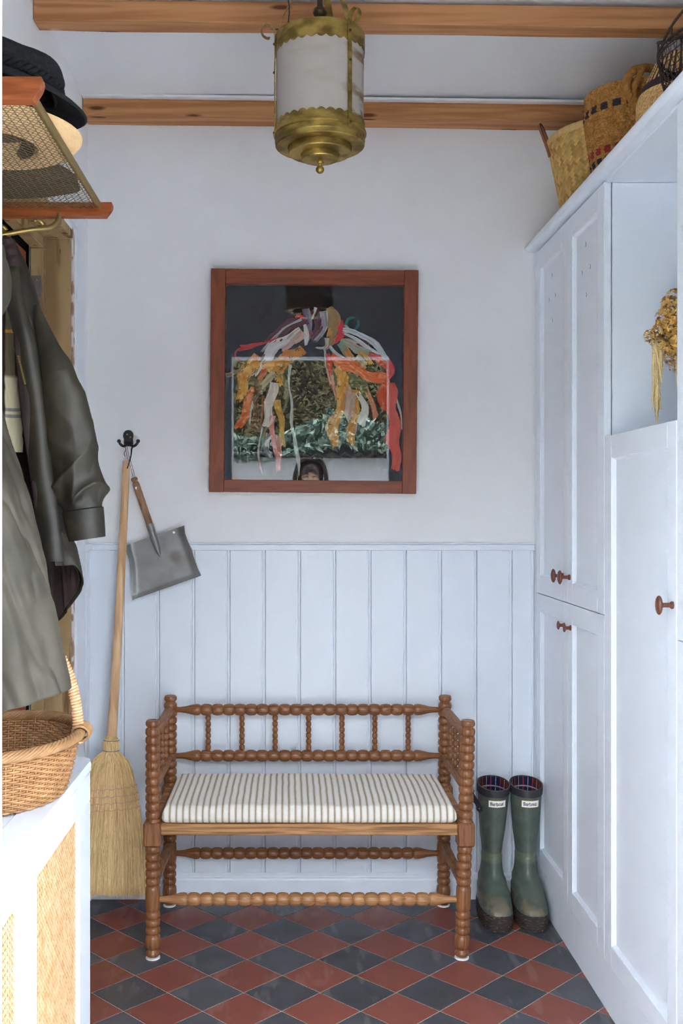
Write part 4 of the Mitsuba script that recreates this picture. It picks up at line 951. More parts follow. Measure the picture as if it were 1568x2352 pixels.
add(wb + '__weave', (np.vstack(Wv), np.vstack(Wf)), 'm_vc_gloss', True, color=np.vstack(Wc), kind='stuff', label='woven willow rods')
st_ = []
for k_ in range(NS):
    q = k_ / NS * 2 * np.pi
    st_.append(tube(np.array([[BC[0] + bxy(z)[0] * math.cos(q), BC[1] + bxy(z)[1] * math.sin(q), z] for z in np.linspace(ZB, ZR, 6)]), .0022, 5))
add(wb + '__stakes', join(*st_), 'm_wicker', True, kind='stuff')
M('m_wicker', lambda p, n, uv: mix(lin(132, 94, 60), lin(182, 142, 100), fbm(p.x * 50, p.y * 50, p.z * 50)), 0.5, spec=0.35)
q = np.linspace(0, 2 * np.pi, 33)[:-1]
disc = np.vstack([[BC[0], BC[1], ZB + .004], np.stack([BC[0] + .8 * .143 * np.cos(q), BC[1] + .8 * .196 * np.sin(q), np.full(32, ZB + .004)], 1)])
add(wb + '__base', (disc, np.stack([np.zeros(32, int), np.arange(32) + 1, (np.arange(32) + 1) % 32 + 1], 1)), 'm_wicker', False)
rim = []
for b_ in range(9):
    n = 400; q = np.arange(n) / n * 2 * np.pi; ph = b_ / 9 * 2 * np.pi + q * 11
    ax_, ay_ = .146, .199; o, zz2 = .0085 * np.cos(ph), .0075 * np.sin(ph)
    rim.append(tube(np.stack([BC[0] + (ax_ + o) * np.cos(q), BC[1] + (ay_ + o) * np.sin(q), ZR + .002 + zz2], 1), .0034, 6, closed=True))
add(wb + '__rim', join(*rim), 'm_wicker', True, label='twisted willow rim')
he, h0_ = .140, np.array([BC[0], BC[1] + .03, ZR])
q = np.linspace(0, np.pi, 90); hpth = np.stack([h0_[0] + he * np.cos(q) * (1 - .03 * np.sin(q)), np.full(90, h0_[1]) + .02 * np.sin(q), ZR - .02 + .23 * np.sin(q) ** .8], 1)
hpth = spline(hpth, 140)
add(wb + '__handle', tube(hpth, .0094, 12), 'm_wicker', True, label='hooped handle wrapped in cane')
hl = []
tq = np.linspace(0, 1, 2200); cI = np.stack([np.interp(tq, np.linspace(0, 1, 140), hpth[:, i]) for i in range(3)], 1)
d = np.gradient(cI, axis=0); d /= np.linalg.norm(d, axis=1, keepdims=True); e1 = np.cross(d, [0, 1, 0]); e1 /= np.linalg.norm(e1, axis=1, keepdims=True); e2 = np.cross(d, e1)
an = tq * 2 * np.pi * 100
add(wb + '__handle__wrapping', tube(cI + .0088 * (np.cos(an)[:, None] * e1 + np.sin(an)[:, None] * e2), .0030, 5), 'm_wrap', True, label='pale cane wrapping')
M('m_wrap', lambda p, n, uv: mix(lin(206, 150, 104), lin(236, 190, 150), noise(p.x * 90, p.y * 90, p.z * 90)), 0.45, spec=0.4)
for s_ in (1, -1):
    kn = []
    for t in np.linspace(-.5, .5, 7):
        c0 = np.array([BC[0] + s_ * .147, h0_[1] + t * .03, ZR + .002])
        q = np.arange(24) / 24 * 2 * np.pi
        kn.append(tube(c0 + np.stack([.0165 * np.cos(q) * s_, t * .012 * np.sin(q), .015 * np.sin(q)], 1), .0028, 5, closed=True))
    add(wb + '__lashing', join(*kn), 'm_wicker', True)

# ------------------------------------------------------------------ hat rack, hats
rk = thing('hat_rack', 'wall hat rack of orange-brown wood and brass mesh at the upper left', 'hat rack')
YR0, YR1, XRo, ZRk = 1.70, 2.312, -.43, 2.032
def bracket(Y, z0, z1, x1, key='bracket'):
    zm = z1 - z0
    poly = [(XL + .001, z0), (x1 - .012, z0 - .001)] + [(x1 - .012 + .010 * math.sin(t) + .004 * (1 - math.cos(t)), z0 + zm * (t / (math.pi * .75))) for t in np.linspace(0, math.pi * .75, 10)][1:] + [(XL + .001, z1)]
    v, f = prism(sg.Polygon(poly), Y - .012, Y + .012)
    return add(rk + '__' + key, (v, f), 'm_rack_wood', 30, label='orange-brown wooden bracket')
bracket(YR1, 2.006, 2.036, -.404); bracket(YR0, 2.022, 2.059, -.412)
add(rk + '__rod', tube(np.array([[XRo, YR0 + .008, ZRk + .002], [XRo, YR1 - .002, ZRk - .004]]), .0075, 14), 'm_rod', True, label='brass front rod')
add(rk + '__rod', tube(np.array([[XL + .012, YR0 + .012, ZRk + .002], [XL + .012, YR1 - .012, ZRk - .004]]), .0075, 14), 'm_rod', True)
wr = []
for x_ in np.arange(XL + .024, XRo - .004, .0155):
    wr.append(tube(np.array([[x_, YR0 + .012, ZRk - .0055], [x_, YR1 - .012, ZRk - .0105]]), .0008, 4))
nz_ = 47; xs = np.linspace(XL + .014, XRo, nz_)
for i, y in enumerate(np.arange(YR0 + .016, YR1 - .012, .0088)):
    for s in (1 if i % 2 else -1,):
        zz3 = np.where(np.arange(nz_) % 2 == 0, .0030, -.0030) * s
        wr.append(tube(np.stack([xs, y + zz3, np.full(nz_, ZRk - .004 - .005 * (y - YR0) / .6)], 1), .0006, 4))
add(rk + '__mesh_shelf', join(*wr), 'm_mesh', False, kind='stuff', label='woven brass wire mesh shelf')
hkp = spline([px(136, 490, 2.305), px(133, 508, 2.30), px(118, 521, 2.29), px(80, 527, 2.27), px(30, 535, 2.25), px(-60, 548, 2.22)], 30)
a_ = add(rk + '__hook_rail', tube(hkp, .0058, 10), 'm_rod', True, label='brass hook rail under the shelf')
for x_, y_ in ((99, 517), (14, 530)):
    p = px(x_, y_, 2.28 if x_ > 50 else 2.25)
    add(a_ + '__hook', tube(spline([p + [0, 0, 0], p + [-.004, -.004, .006], p + [-.010, -.012, .008], p + [-.014, -.022, .002]], 10), np.linspace(.006, .004, 10), 8), 'm_rod', True)
# straw hat, lying brim down on the mesh
def hat(c, prof, sxy, n=72, tiltm=None, wav=0.0, seed=0, zfun=None):
    a = np.arange(n) / n * 2 * np.pi; pr = np.array(prof, float)
    rows = []
    for r, z in pr:
        rr_ = r * (1 + wav * (r / pr[:, 0].max()) ** 2 * np.sin(a * 3 + seed))
        P_ = np.stack([rr_ * np.cos(a) * sxy[0], rr_ * np.sin(a) * sxy[1], np.full(n, z)], 1)
        if zfun: P_[:, 2] += zfun(P_[:, 0], P_[:, 1])
        rows.append(P_)
    G = np.array(rows)
    if tiltm is not None: G = G @ np.asarray(tiltm).T
    return G + np.asarray(c)
ST = (-.562, 1.962, 2.036)
h1_ = thing('straw_hat', 'pale straw hat lying on the mesh of the hat rack under the black cap', 'hat')
add(h1_ + '__brim', sheet(hat(ST, [(.090, .004), (.11, .002), (.14, .004), (.165, .012), (.178, .026), (.180, .030)], (.87, .94), wav=.02, seed=1), .003, True), 'm_straw_hat', True, label='curled straw brim')
add(h1_ + '__crown', sheet(hat(ST, [(.0905, .003), (.090, .02), (.086, .045), (.076, .052), (.01, .053)], (.87, .94)), .003, True), 'm_straw_hat', True)
add(h1_ + '__lining', sheet(hat(ST, [(.087, .006), (.084, .040), (.06, .045), (.01, .046)], (.80, .98)), .001, True), 'm_tweed', True, label='dark inside of the crown')
h2_ = thing('flat_cap', 'dark brown tweed hat at the far end of the mesh shelf', 'hat')
CP = (-.60, 2.216, 2.036)
add(h2_ + '__crown', sheet(hat(CP, [(.004, .004), (.06, .003), (.115, .004), (.125, .012), (.122, .03), (.10, .048), (.05, .055), (.002, .056)], (1.10, .58), wav=.03, seed=2), .003, True), 'm_tweed', True)
bp = np.array([[(CP[0] + .04 + .105 * math.cos(t) * (1 + .0), CP[1] + .07 * math.sin(t) * .8, CP[2] + .012 - .006 * s_) if s_ else (CP[0] + .075 * math.cos(t), CP[1] + .06 * math.sin(t), CP[2] + .014) for s_ in (0, 1)] for t in np.linspace(-1.2, 1.2, 24)])
add(h2_ + '__peak', sheet(bp, .004), 'm_tweed', True)
h3_ = thing('black_cap', 'black felt cap with a braided band on top of the hat rack', 'hat')
BCp = (-.548, 1.975, 2.160)
R1 = rot([0, 1, 0], 13) @ rot([1, 0, 0], 3)
puff = lambda x_, y_: .006 * np.sin(x_ * 40 + 1) * np.sin(y_ * 32)
add(h3_ + '__crown', sheet(hat(BCp, [(.094, .002), (.097, .016), (.101, .030), (.102, .042), (.096, .053), (.080, .060), (.05, .064), (.003, .066)], (1.0, 1.1), tiltm=R1, wav=.02, zfun=puff), .004, True), 'm_felt', True)
add(h3_ + '__brim', sheet(hat(BCp, [(.098, .006), (.112, .002), (.130, -.004), (.148, -.012), (.158, -.018), (.160, -.020)], (1.0, 1.05), tiltm=R1, wav=.01, seed=3), .005, True), 'm_felt', True, label='down-turned brim')
q = np.arange(200) / 200 * 2 * np.pi
for k_, (z, ph) in enumerate(((.018, 0), (.018, np.pi))):
    r_ = .101 + .004 * np.cos(q * 24 + ph)
    pth = np.stack([r_ * np.cos(q), r_ * 1.08 * np.sin(q), z + .005 * np.sin(q * 24 + ph)], 1) @ R1.T + BCp
    add(h3_ + '__braided_band', tube(pth, .0052, 7, closed=True), 'm_felt', True)

# ------------------------------------------------------------------ coats
def cloth(rows_y, xl, xr, Yc, ry, a0, a1, n=90, folds=.012, seed=0, tilt_hem=None, Yslope=0.0, nrow=110, freq=5.0, t=.0026, xc=None):
    """Cloth hanging between the picture columns xl(y)..xr(y): an arc (a0..a1, degrees; 0 = right, 90 = towards the viewer) round a flattened oval."""
    ys = np.linspace(rows_y[0], rows_y[-1], nrow)
    L_, R_ = np.interp(ys, rows_y, xl), np.interp(ys, rows_y, xr)
    from scipy.ndimage import gaussian_filter1d as gf
    L_, R_ = gf(L_, 3, mode='nearest'), gf(R_, 3, mode='nearest')
    an = np.radians(np.linspace(a0, a1, n)); G = np.zeros((nrow, n, 3))
    for i, y in enumerate(ys):
        Yi = Yc + Yslope * (y - ys[0]) / 1000; c, hw_ = (L_[i] + R_[i]) / 2, (R_[i] - L_[i]) / 2
        ryi = ry * (0.45 + 0.55 * min(1, i / (nrow * .3)))
        yy = np.full(n, y) if tilt_hem is None else y + tilt_hem(np.degrees(an)) * (i / (nrow - 1)) ** 2
        X = (c + hw_ * np.sign(np.cos(an)) * np.abs(np.cos(an)) ** .8 - CX) * Yi / F
        G[i] = np.stack([X, Yi - ryi * np.sin(an), H - (yy - CY) * Yi / F], 1)
    v = G.reshape(-1, 3)
    _, _, nn = meshkit.arrays((v, grid_faces(nrow, n)), True)
    A = np.broadcast_to(np.degrees(an)[None], (nrow, n)).reshape(-1); Rw = np.repeat(np.linspace(0, 1, nrow), n)
    vert = np.sin(A / 57.3 * freq + seed + 2.5 * meshkit.noise(np.c_[A / 40, Rw * 2, A * 0 + seed])) * np.clip(Rw * 1.5, .2, 1)
    cr = meshkit.fbm(np.c_[A / 26, Rw * 7, np.full(len(A), seed)], 3, seed) - .5
    cr2 = np.abs(meshkit.fbm(np.c_[A / 34 + Rw * 3, Rw * 10, np.full(len(A), seed + 3)], 3, seed + 1) - .5)
    rg = 1 - np.abs(2 * meshkit.fbm(np.c_[A / 30 + Rw * 2, Rw * 6, np.full(len(A), seed + 9)], 2, seed + 2) - 1)
    v = v + nn * (folds * .5 * vert + folds * .9 * cr - folds * .7 * cr2 + folds * 2.2 * np.clip(rg - .75, 0, 1))[:, None]
    return v.reshape(nrow, n, 3), t
ct = thing('waxed_jacket', 'dark olive waxed jacket hanging open on the left wall with one sleeve towards the room', 'coat')
yA = [548, 575, 600, 640, 700, 760, 850, 1000, 1100, 1200, 1296]
xrA = [26, 46, 58, 72, 90, 106, 112, 122, 138, 162, 184]
xlA = [-60, -80, -90, -95, -97, -98, -99, -100, -100, -100, -100]
hemA = lambda A: np.where(A > 20, 0, np.clip((20 - A) / 90, 0, 1) * 150)
G, t = cloth(yA, xlA, xrA, 2.125, .085, 48, -170, seed=3, folds=.010, tilt_hem=hemA)
add(ct + '__body', sheet(G, .003), 'm_wax_dark', True, label='dark olive waxed body')
G2, t = cloth(yA, [x_ + 8 for x_ in xlA], [x_ - 7 for x_ in xrA], 2.125, .076, 44, -170, seed=3, folds=.008, tilt_hem=lambda A: hemA(A) - 4)
add(ct + '__lining', sheet(G2, .001), 'm_lining', True, label='dark brown lining seen at the hem')
G3, t = cloth([650, 1040], [-80, -85], [56, 66], 2.118, .035, 150, 30, seed=8, folds=.008, nrow=60, n=50)
add(ct + '__plaid_lining', sheet(G3, .001), 'm_plaid', True, label='cream and brown plaid lining')
# front facing with the zip, and the storm flap
def band(pts, ws, Yd, key, mat, lab=None, bulge=.006, seed=0):
    c = spline(np.array([(x_, y_) for x_, y_ in pts]), 50); w = np.interp(np.linspace(0, 1, 50), np.linspace(0, 1, len(ws)), ws)
    s = np.linspace(-1, 1, 9); G = np.zeros((50, 9, 3))
    Y_ = np.interp(np.linspace(0, 1, 50), np.linspace(0, 1, len(Yd)), Yd)
    for i in range(50):
        for j in range(9):
            G[i, j] = px(c[i, 0] + s[j] * w[i] / 2, c[i, 1], Y_[i] - bulge * (1 - s[j] ** 2) + .003 * math.sin(i * .35 + seed + s[j]))
    return add(ct + '__' + key, sheet(G, .0025), mat, True, label=lab)
band([(16, 552), (24, 620), (34, 690), (48, 745), (62, 800), (74, 900), (92, 1050), (118, 1290)], [36, 40, 44, 44, 46, 50, 54, 60], [2.06, 2.04, 2.03, 2.03, 2.03, 2.03, 2.025, 2.02], 'storm_flap', 'm_wax_dark', 'storm flap along the front opening', .010)
band([(34, 700), (43, 770), (53, 860), (62, 960), (76, 1060), (90, 1180)], [12, 26, 24, 24, 22, 16], [2.032, 2.028, 2.028, 2.028, 2.028, 2.03], 'facing', 'm_lining', 'plum-brown front facing', .004, 2)
band([(12, 548), (22, 580), (30, 612)], [30, 34, 26], [2.035, 2.03, 2.03], 'collar', 'm_lining', 'dark corduroy collar', .012, 4)
zt = []
for t_ in np.linspace(0, 1, 26):
    x_, y_ = 42 + 16 * t_, 818 + 64 * t_; p = px(x_, y_, 2.0215)
    zt.append(box(p[0] - .0018, p[0] + .0018, p[1] - .002, p[1] + .001, p[2] - .0006, p[2] + .0006, 0))
add(ct + '__zip_teeth', join(*zt), 'm_rod', False, kind='stuff', label='brass zip teeth')
# sleeve
sc = np.array([(84, 700), (96, 748), (112, 800), (132, 855), (150, 925), (161, 1000), (176, 1080), (190, 1170), (200, 1238)], float); sw = [3, 18, 34, 42, 47, 53, 48, 43, 37]
nS, nA = 190, 110; cS = spline(sc, nS); wS = np.interp(np.linspace(0, 1, nS), np.linspace(0, 1, 9), sw); an = np.arange(nA) / nA * 2 * np.pi
G = np.zeros((nS, nA, 3)); YS = np.interp(np.linspace(0, 1, nS), [0, .3, 1], [2.075, 2.045, 2.04])
for i in range(nS):
    dx, dy = np.gradient(cS[:, 0])[i], np.gradient(cS[:, 1])[i]; L = math.hypot(dx, dy); nx, ny = dy / L, -dx / L
    p = np.array([px(cS[i, 0] + nx * wS[i] * math.cos(a_), cS[i, 1] + ny * wS[i] * math.cos(a_), YS[i]) for a_ in an]); p[:, 1] -= np.sin(an) * min(wS[i] * .75, 28) * 2.05 / F
    G[i] = p
v = G.reshape(-1, 3); _, _, nn = meshkit.arrays((v, grid_faces(nS, nA, True)), True)
tt = np.repeat(np.linspace(0, 1, nS), nA); aa = np.tile(np.cos(an), nS)
low = np.exp(-((tt - .80) / .13) ** 2)
cre = (1 - np.abs(np.sin(tt * 21 + aa * 1.5 + 2.2 * meshkit.noise(np.c_[v[:, 0] * 18, v[:, 1] * 18, v[:, 2] * 18]))) ** .7) * low * .013
cre += (meshkit.fbm(v * np.array([14, 14, 9]), 3, 9) - .5) * .014
rg = 1 - np.abs(2 * meshkit.fbm(v * np.array([13, 13, 8]) + 3, 2, 5) - 1); cre += np.clip(rg - .72, 0, 1) * .035 * np.clip((tt - .25) * 2, 0, 1)
edge = np.clip((1 - tt - .13) / .05, 0, 1)
v = v + nn * (cre * np.clip(tt * 8, 0, 1) * edge)[:, None]
sl = add(ct + '__sleeve', sheet(v.reshape(nS, nA, 3), .0025, True), 'm_wax_dark', True, label='creased dark olive sleeve')
cf = []
for off, k_ in ((.0015, 165), (.0045, 166), (.005, 174), (.005, 184), (.0045, 189), (.0015, 189)):
    _, _, n2 = meshkit.arrays((v, grid_faces(nS, nA, True)), True)
    cf.append(v.reshape(nS, nA, 3)[k_] + n2.reshape(nS, nA, 3)[k_] * off)
add(sl + '__cuff', grid(np.array(cf), True), 'm_wax_dark', 40, label='turned-up cuff')
add(sl + '__cuff_lining', grid(np.array([v.reshape(nS, nA, 3)[189] * 1.0, np.broadcast_to(v.reshape(nS, nA, 3)[187].mean(0), (nA, 3))]), True), 'm_lining', False)

c2 = thing('waxed_coat', 'long grey-olive waxed coat in front of the dark jacket at the left edge', 'coat')
yB = [560, 590, 630, 690, 725, 760, 850, 925, 1000, 1100, 1200, 1300, 1400, 1500, 1596]
xrB = [2, 15, 24, 24, 0, -26, -34, -10, 12, 46, 72, 98, 120, 138, 155]
xlB = [-150, -185, -190, -195] + [-198] * 11
G, t = cloth(yB, xlB, xrB, 1.87, .075, 180, -170, seed=11, folds=.011, nrow=170, n=140, freq=4.0, tilt_hem=lambda A: np.interp(A, [-170, 0, 40, 110, 180], [-10, -14, -2, 38, 40]))
add(c2 + '__body', sheet(G, .003), 'm_wax_grey', True)
hb = G[-1]; hem = np.stack([hb + [0, 0, .0], hb + [0, 0, .012]]); 
G4 = np.concatenate([G[-9:, ...]]); _, _, n3 = meshkit.arrays((G4.reshape(-1, 3), grid_faces(9, G4.shape[1])), True)
add(c2 + '__hem', sheet(G4 + n3.reshape(G4.shape) * .0022, .0015), 'm_wax_grey', True, label='stitched hem')

# ------------------------------------------------------------------ baskets on the cupboards
ZT = 2.2725
def woven(c, prof, nth, nz, fn, sxy=(1, 1)):
    """Lathe with a woven relief; fn(i, j, u, s) -> (height, colour) on the (row, column) grid."""
    pr = np.array(prof, float); s = np.concatenate([[0], np.cumsum(np.hypot(*np.diff(pr, axis=0).T))]); ss = np.linspace(0, s[-1], nz)
    r, z = np.interp(ss, s, pr[:, 0]), np.interp(ss, s, pr[:, 1]); a = np.arange(nth) / nth * 2 * np.pi
    A, S = np.meshgrid(a, ss); hgt, col = fn(A, S, r)
    Rr = r[:, None] + hgt
    G = np.stack([c[0] + Rr * np.cos(A) * sxy[0], c[1] + Rr * np.sin(A) * sxy[1], np.broadcast_to(z[:, None], Rr.shape)], -1)
    return G, col
def hash2(i, j, k=0): return np.modf(np.abs(np.sin(i * 12.9898 + j * 78.233 + k * 37.7) * 43758.5453))[0]
def twill(A, S, r):
    w = .0092; a_, b_ = A / (2 * np.pi) * 118, S / w
    U, Vv = (a_ + b_) * .7071, (a_ - b_) * .7071 + 200
    i, j = np.floor(U), np.floor(Vv); over = ((i + j) % 4) < 2
    fu, fv = U - i - .5, Vv - j - .5
    ph = np.where(over, ((i + j) % 4) + fu + .5, ((i + j) % 4) - 2 + fv + .5) / 2          # 0..1 along a float
    across = np.where(over, fv, fu)
    hgt = .0026 * np.sqrt(np.clip(1 - (2 * across) ** 2, 0, 1)) * np.clip(np.sin(np.pi * np.clip(ph, 0, 1)), 0, 1) ** .4
    key = np.where(over, hash2(np.floor((i + j) / 4), j, 1), hash2(i, np.floor((i + j - 2) / 4), 2))[..., None]
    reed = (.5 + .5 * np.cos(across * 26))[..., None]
    lo, hi = np.array(lin(158, 122, 64)), np.array(lin(216, 178, 110))
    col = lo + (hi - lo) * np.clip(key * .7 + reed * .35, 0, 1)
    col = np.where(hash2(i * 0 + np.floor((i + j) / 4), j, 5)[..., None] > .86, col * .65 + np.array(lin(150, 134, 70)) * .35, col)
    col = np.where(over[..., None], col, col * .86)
    return hgt, col
b1 = thing('straw_basket', 'pale herringbone palm basket on the cupboard top next to the back wall', 'basket')
c1_ = (1.035, 3.335)
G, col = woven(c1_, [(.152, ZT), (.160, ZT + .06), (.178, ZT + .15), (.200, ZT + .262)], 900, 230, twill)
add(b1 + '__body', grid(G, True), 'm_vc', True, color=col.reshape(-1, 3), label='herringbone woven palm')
add(b1 + '__inside', grid(np.stack([np.stack([c1_[0] + r * np.cos(a), c1_[1] + r * np.sin(a), np.full(97, z)], 1) for r, z in ((.197, ZT + .262), (.150, ZT + .004), (.001, ZT + .004))])), 'm_straw', True)
q = np.arange(160) / 160 * 2 * np.pi
add(b1 + '__rim', tube(np.stack([c1_[0] + .201 * np.cos(q), c1_[1] + .201 * np.sin(q), np.full(160, ZT + .27)], 1), .0095, 8, closed=True, flat=(.75, 1.25)), 'm_straw', True, label='bound straw rim')
hp_ = spline([px(1262, 360, 3.30), px(1254, 335, 3.30), px(1243, 305, 3.30), px(1238, 289, 3.31), px(1243, 290, 3.34), px(1254, 315, 3.36), px(1266, 345, 3.36)], 30)
add(b1 + '__handle', sheet(np.stack([hp_ - [.0, .008, 0], hp_ + [.0, .008, 0]], 1), .004), 'm_leather', True, label='brown leather handle')
def chunky(A, S, r):
    na, w = 64, .0115
    j = np.floor(S / w); U = A / (2 * np.pi) * na + (j % 2) * .5; i = np.floor(U); fu, fv = U - i - .5, S / w - j - .5
    nz = meshkit.fbm(np.stack([A * 30, S * 500, A * 0], -1), 3, 4)
    hgt = .0048 * np.sqrt(np.clip(1 - (fu * 2) ** 2, 0, 1)) * np.sqrt(np.clip(1 - (fv * 2) ** 2, 0, 1)) + .003 * nz + .0022 * (meshkit.noise(np.stack([A * 60, S * 700, A * 0 + 9], -1)) - .5)
    n2 = meshkit.noise(np.stack([A * 90, S * 900, A * 0 + 3], -1)); key = np.clip(hash2(i, j, 3) * .3 + nz * .5 + (n2 - .5) * .8, 0, 1)
    col = np.array(lin(112, 68, 26)) * (1 - key[..., None]) + np.array(lin(196, 146, 84)) * key[..., None]
    nd = 22; d = ((A / (2 * np.pi) * nd) % 1) < .62
    black, red = np.array(lin(44, 42, 46)), np.array(lin(132, 44, 48))
    for s0, kcol in ((.205, black), (.088, red), (.060, black), (.030, red)):
        mk = (np.abs(S - s0) < .0095) & d; col = np.where(mk[..., None], kcol * (.7 + .6 * nz[..., None]), col)
    return hgt, col
b2 = thing('jute_basket', 'chunky brown jute basket with black and red dashes on the cupboard top', 'basket')
c2_ = (.972, 2.952)
G, col = woven(c2_, [(.098, ZT), (.108, ZT + .06), (.120, ZT + .14), (.128, ZT + .20), (.124, ZT + .235), (.126, ZT + .262)], 640, 220, chunky)
add(b2 + '__body', grid(G, True), 'm_vc', True, color=col.reshape(-1, 3), label='chunky jute weave with black and red dashes')
add(b2 + '__inside', grid(np.stack([np.stack([c2_[0] + r * np.cos(a), c2_[1] + r * np.sin(a), np.full(97, z)], 1) for r, z in ((.127, ZT + .262), (.119, ZT + .20), (.09, ZT + .004), (.001, ZT + .004))])), 'm_jute', True)
M('m_jute', lambda p, n, uv: mix(lin(112, 70, 30), lin(178, 128, 72), fbm(p.x * 90, p.y * 90, p.z * 90)), 0.9, spec=0.1)
def rope(path, R_, n_str=3, turns=20, key='handle', parent=b2):
    m_ = len(path); d = np.gradient(path, axis=0); d /= np.linalg.norm(d, axis=1, keepdims=True)
    x, y, _ = frame_of(d[0]); X = [x]
    for i in range(1, m_):
        x = X[-1] - d[i] * (X[-1] @ d[i]); X.append(x / np.linalg.norm(x))
    X = np.array(X); Yv = np.cross(d, X); out = []
    for k_ in range(n_str):
        an = np.linspace(0, turns * 2 * np.pi, m_) + k_ / n_str * 2 * np.pi
        out.append(tube(path + R_ * .5 * (np.cos(an)[:, None] * X + np.sin(an)[:, None] * Yv), R_ * .62, 7))
    return add(parent + '__' + key, join(*out), 'm_jute', True, label='thick jute rope handle')
rope(spline([px(1464, 246, 2.80), px(1446, 222, 2.79), px(1438, 195, 2.79), px(1447, 170, 2.80), px(1470, 158, 2.84), px(1500, 160, 2.90), px(1520, 180, 2.94)], 160), .0105, 3, 11)
rope(spline([px(1473, 162, 2.83), px(1462, 185, 2.80), px(1455, 210, 2.79), px(1462, 244, 2.79)], 90), .0085, 3, 7)
def fine(A, S, r):
    na, w = 150, .0042
    j = np.floor(S / w); U = A / (2 * np.pi) * na; i = np.floor(U); fu = U - i - .5; fv = S / w - j - .5
    hgt = .0008 * np.cos(fu * np.pi) * np.where((i + j) % 2 < 1, 1, -.5) + .0006 * np.cos(fv * np.pi)
    key = hash2(i, j, 7)[..., None]
    col = np.array(lin(168, 124, 70)) * (1 - key) + np.array(lin(214, 178, 122)) * key
    pur = np.array(lin(58, 42, 48)); col = np.where(((S > .160) & (S < .186))[..., None], pur, col)
    st = ((A / (2 * np.pi) * 40) % 1) < .45; col = np.where((st & (S >= .186))[..., None], pur, col)
    return hgt, col
b3 = thing('lidded_basket', 'fine pale straw basket with a dark purple band beside the wire basket', 'basket')
c3_ = (1.018, 2.685)
G, col = woven(c3_, [(.104, ZT), (.118, ZT + .08), (.116, ZT + .14), (.106, ZT + .17), (.085, ZT + .21), (.066, ZT + .25)], 420, 120, fine)
add(b3 + '__body', grid(G, True), 'm_vc', True, color=col.reshape(-1, 3), label='fine straw weave with a purple band')
add(b3 + '__lid', spin([(.066, ZT + .249), (.05, ZT + .258), (.02, ZT + .262), (0, ZT + .263)], c3_, 40), 'm_straw', True)
b4 = thing('wire_basket', 'dark wire basket at the right end of the cupboard top', 'basket')
c4_ = (1.036, 2.36); wv = []
def wr_(z): return np.interp(z - ZT, [0, .05, .10, .14], [.150, .172, .184, .188])
for z in list(np.linspace(ZT + .012, ZT + .125, 9)):
    q = np.arange(72) / 72 * 2 * np.pi; r_ = wr_(z)
    wv.append(tube(np.stack([c4_[0] + r_ * np.cos(q), c4_[1] + r_ * np.sin(q), z + .0015 * np.sin(q * 20)], 1), .0012, 5, closed=True))
for k_ in range(56):
    q = k_ / 56 * 2 * np.pi
    zs_ = np.linspace(ZT + .006, ZT + .137, 12)
    for tw in ((zs_ - ZT) * 1.6, -(zs_ - ZT) * 1.6): wv.append(tube(np.stack([c4_[0] + wr_(zs_) * np.cos(q + tw), c4_[1] + wr_(zs_) * np.sin(q + tw), zs_], 1), .0008, 4))
add(b4 + '__wire_mesh', join(*wv), 'm_wire', True, kind='stuff', label='dark woven wire sides')
q = np.arange(90) / 90 * 2 * np.pi; r_ = .188
zu = lambda c: ZT + .145 + .17 * np.sqrt(np.clip((c + 1) / 2, 0, 1))
for z, rr_ in ((.13, .0026), (.141, .0032)):
    add(b4 + '__hoop', tube(np.stack([c4_[0] + r_ * np.cos(q), c4_[1] + r_ * np.sin(q), np.full(90, ZT + z)], 1), rr_, 7, closed=True), 'm_wire', True)
add(b4 + '__hoop', tube(np.stack([c4_[0] + r_ * np.cos(q), c4_[1] + r_ * np.sin(q), zu(np.cos(q))], 1), .0032, 7, closed=True), 'm_wire', True, label='raised upper hoop')
for k_ in range(14):
    q = (k_ + .5) / 14 * 2 * np.pi
    add(b4 + '__upright', tube(np.array([[c4_[0] + r_ * math.cos(q), c4_[1] + r_ * math.sin(q), ZT + .141], [c4_[0] + r_ * math.cos(q), c4_[1] + r_ * math.sin(q), float(zu(math.cos(q)))]]), .0024, 6), 'm_wire', True)
# dried stems lying in the wire basket
Rg = np.random.default_rng(5); sv = []; sc_ = []
for k_ in range(260):
    q, r_ = Rg.random() * 6.28, .13 * math.sqrt(Rg.random()); p = np.array([c4_[0] + r_ * math.cos(q), c4_[1] + r_ * math.sin(q), ZT + .012 + Rg.random() * .11 * (1 - r_ / .2)])
    v, f = sphere(p, .009 + .006 * Rg.random(), 1, (1, 1, .8)); sv.append((v, f)); sc_.append(np.broadcast_to(np.array(lin(*(np.array([176, 138, 84]) + Rg.normal(0, 18, 3)).clip(40, 240))), (len(v), 3)))
add('dried_seed_heads', join(*sv), 'm_vc', True, color=np.vstack(sc_), kind='stuff', label='dried pale seed heads heaped inside the dark wire basket', cat='dried flowers')

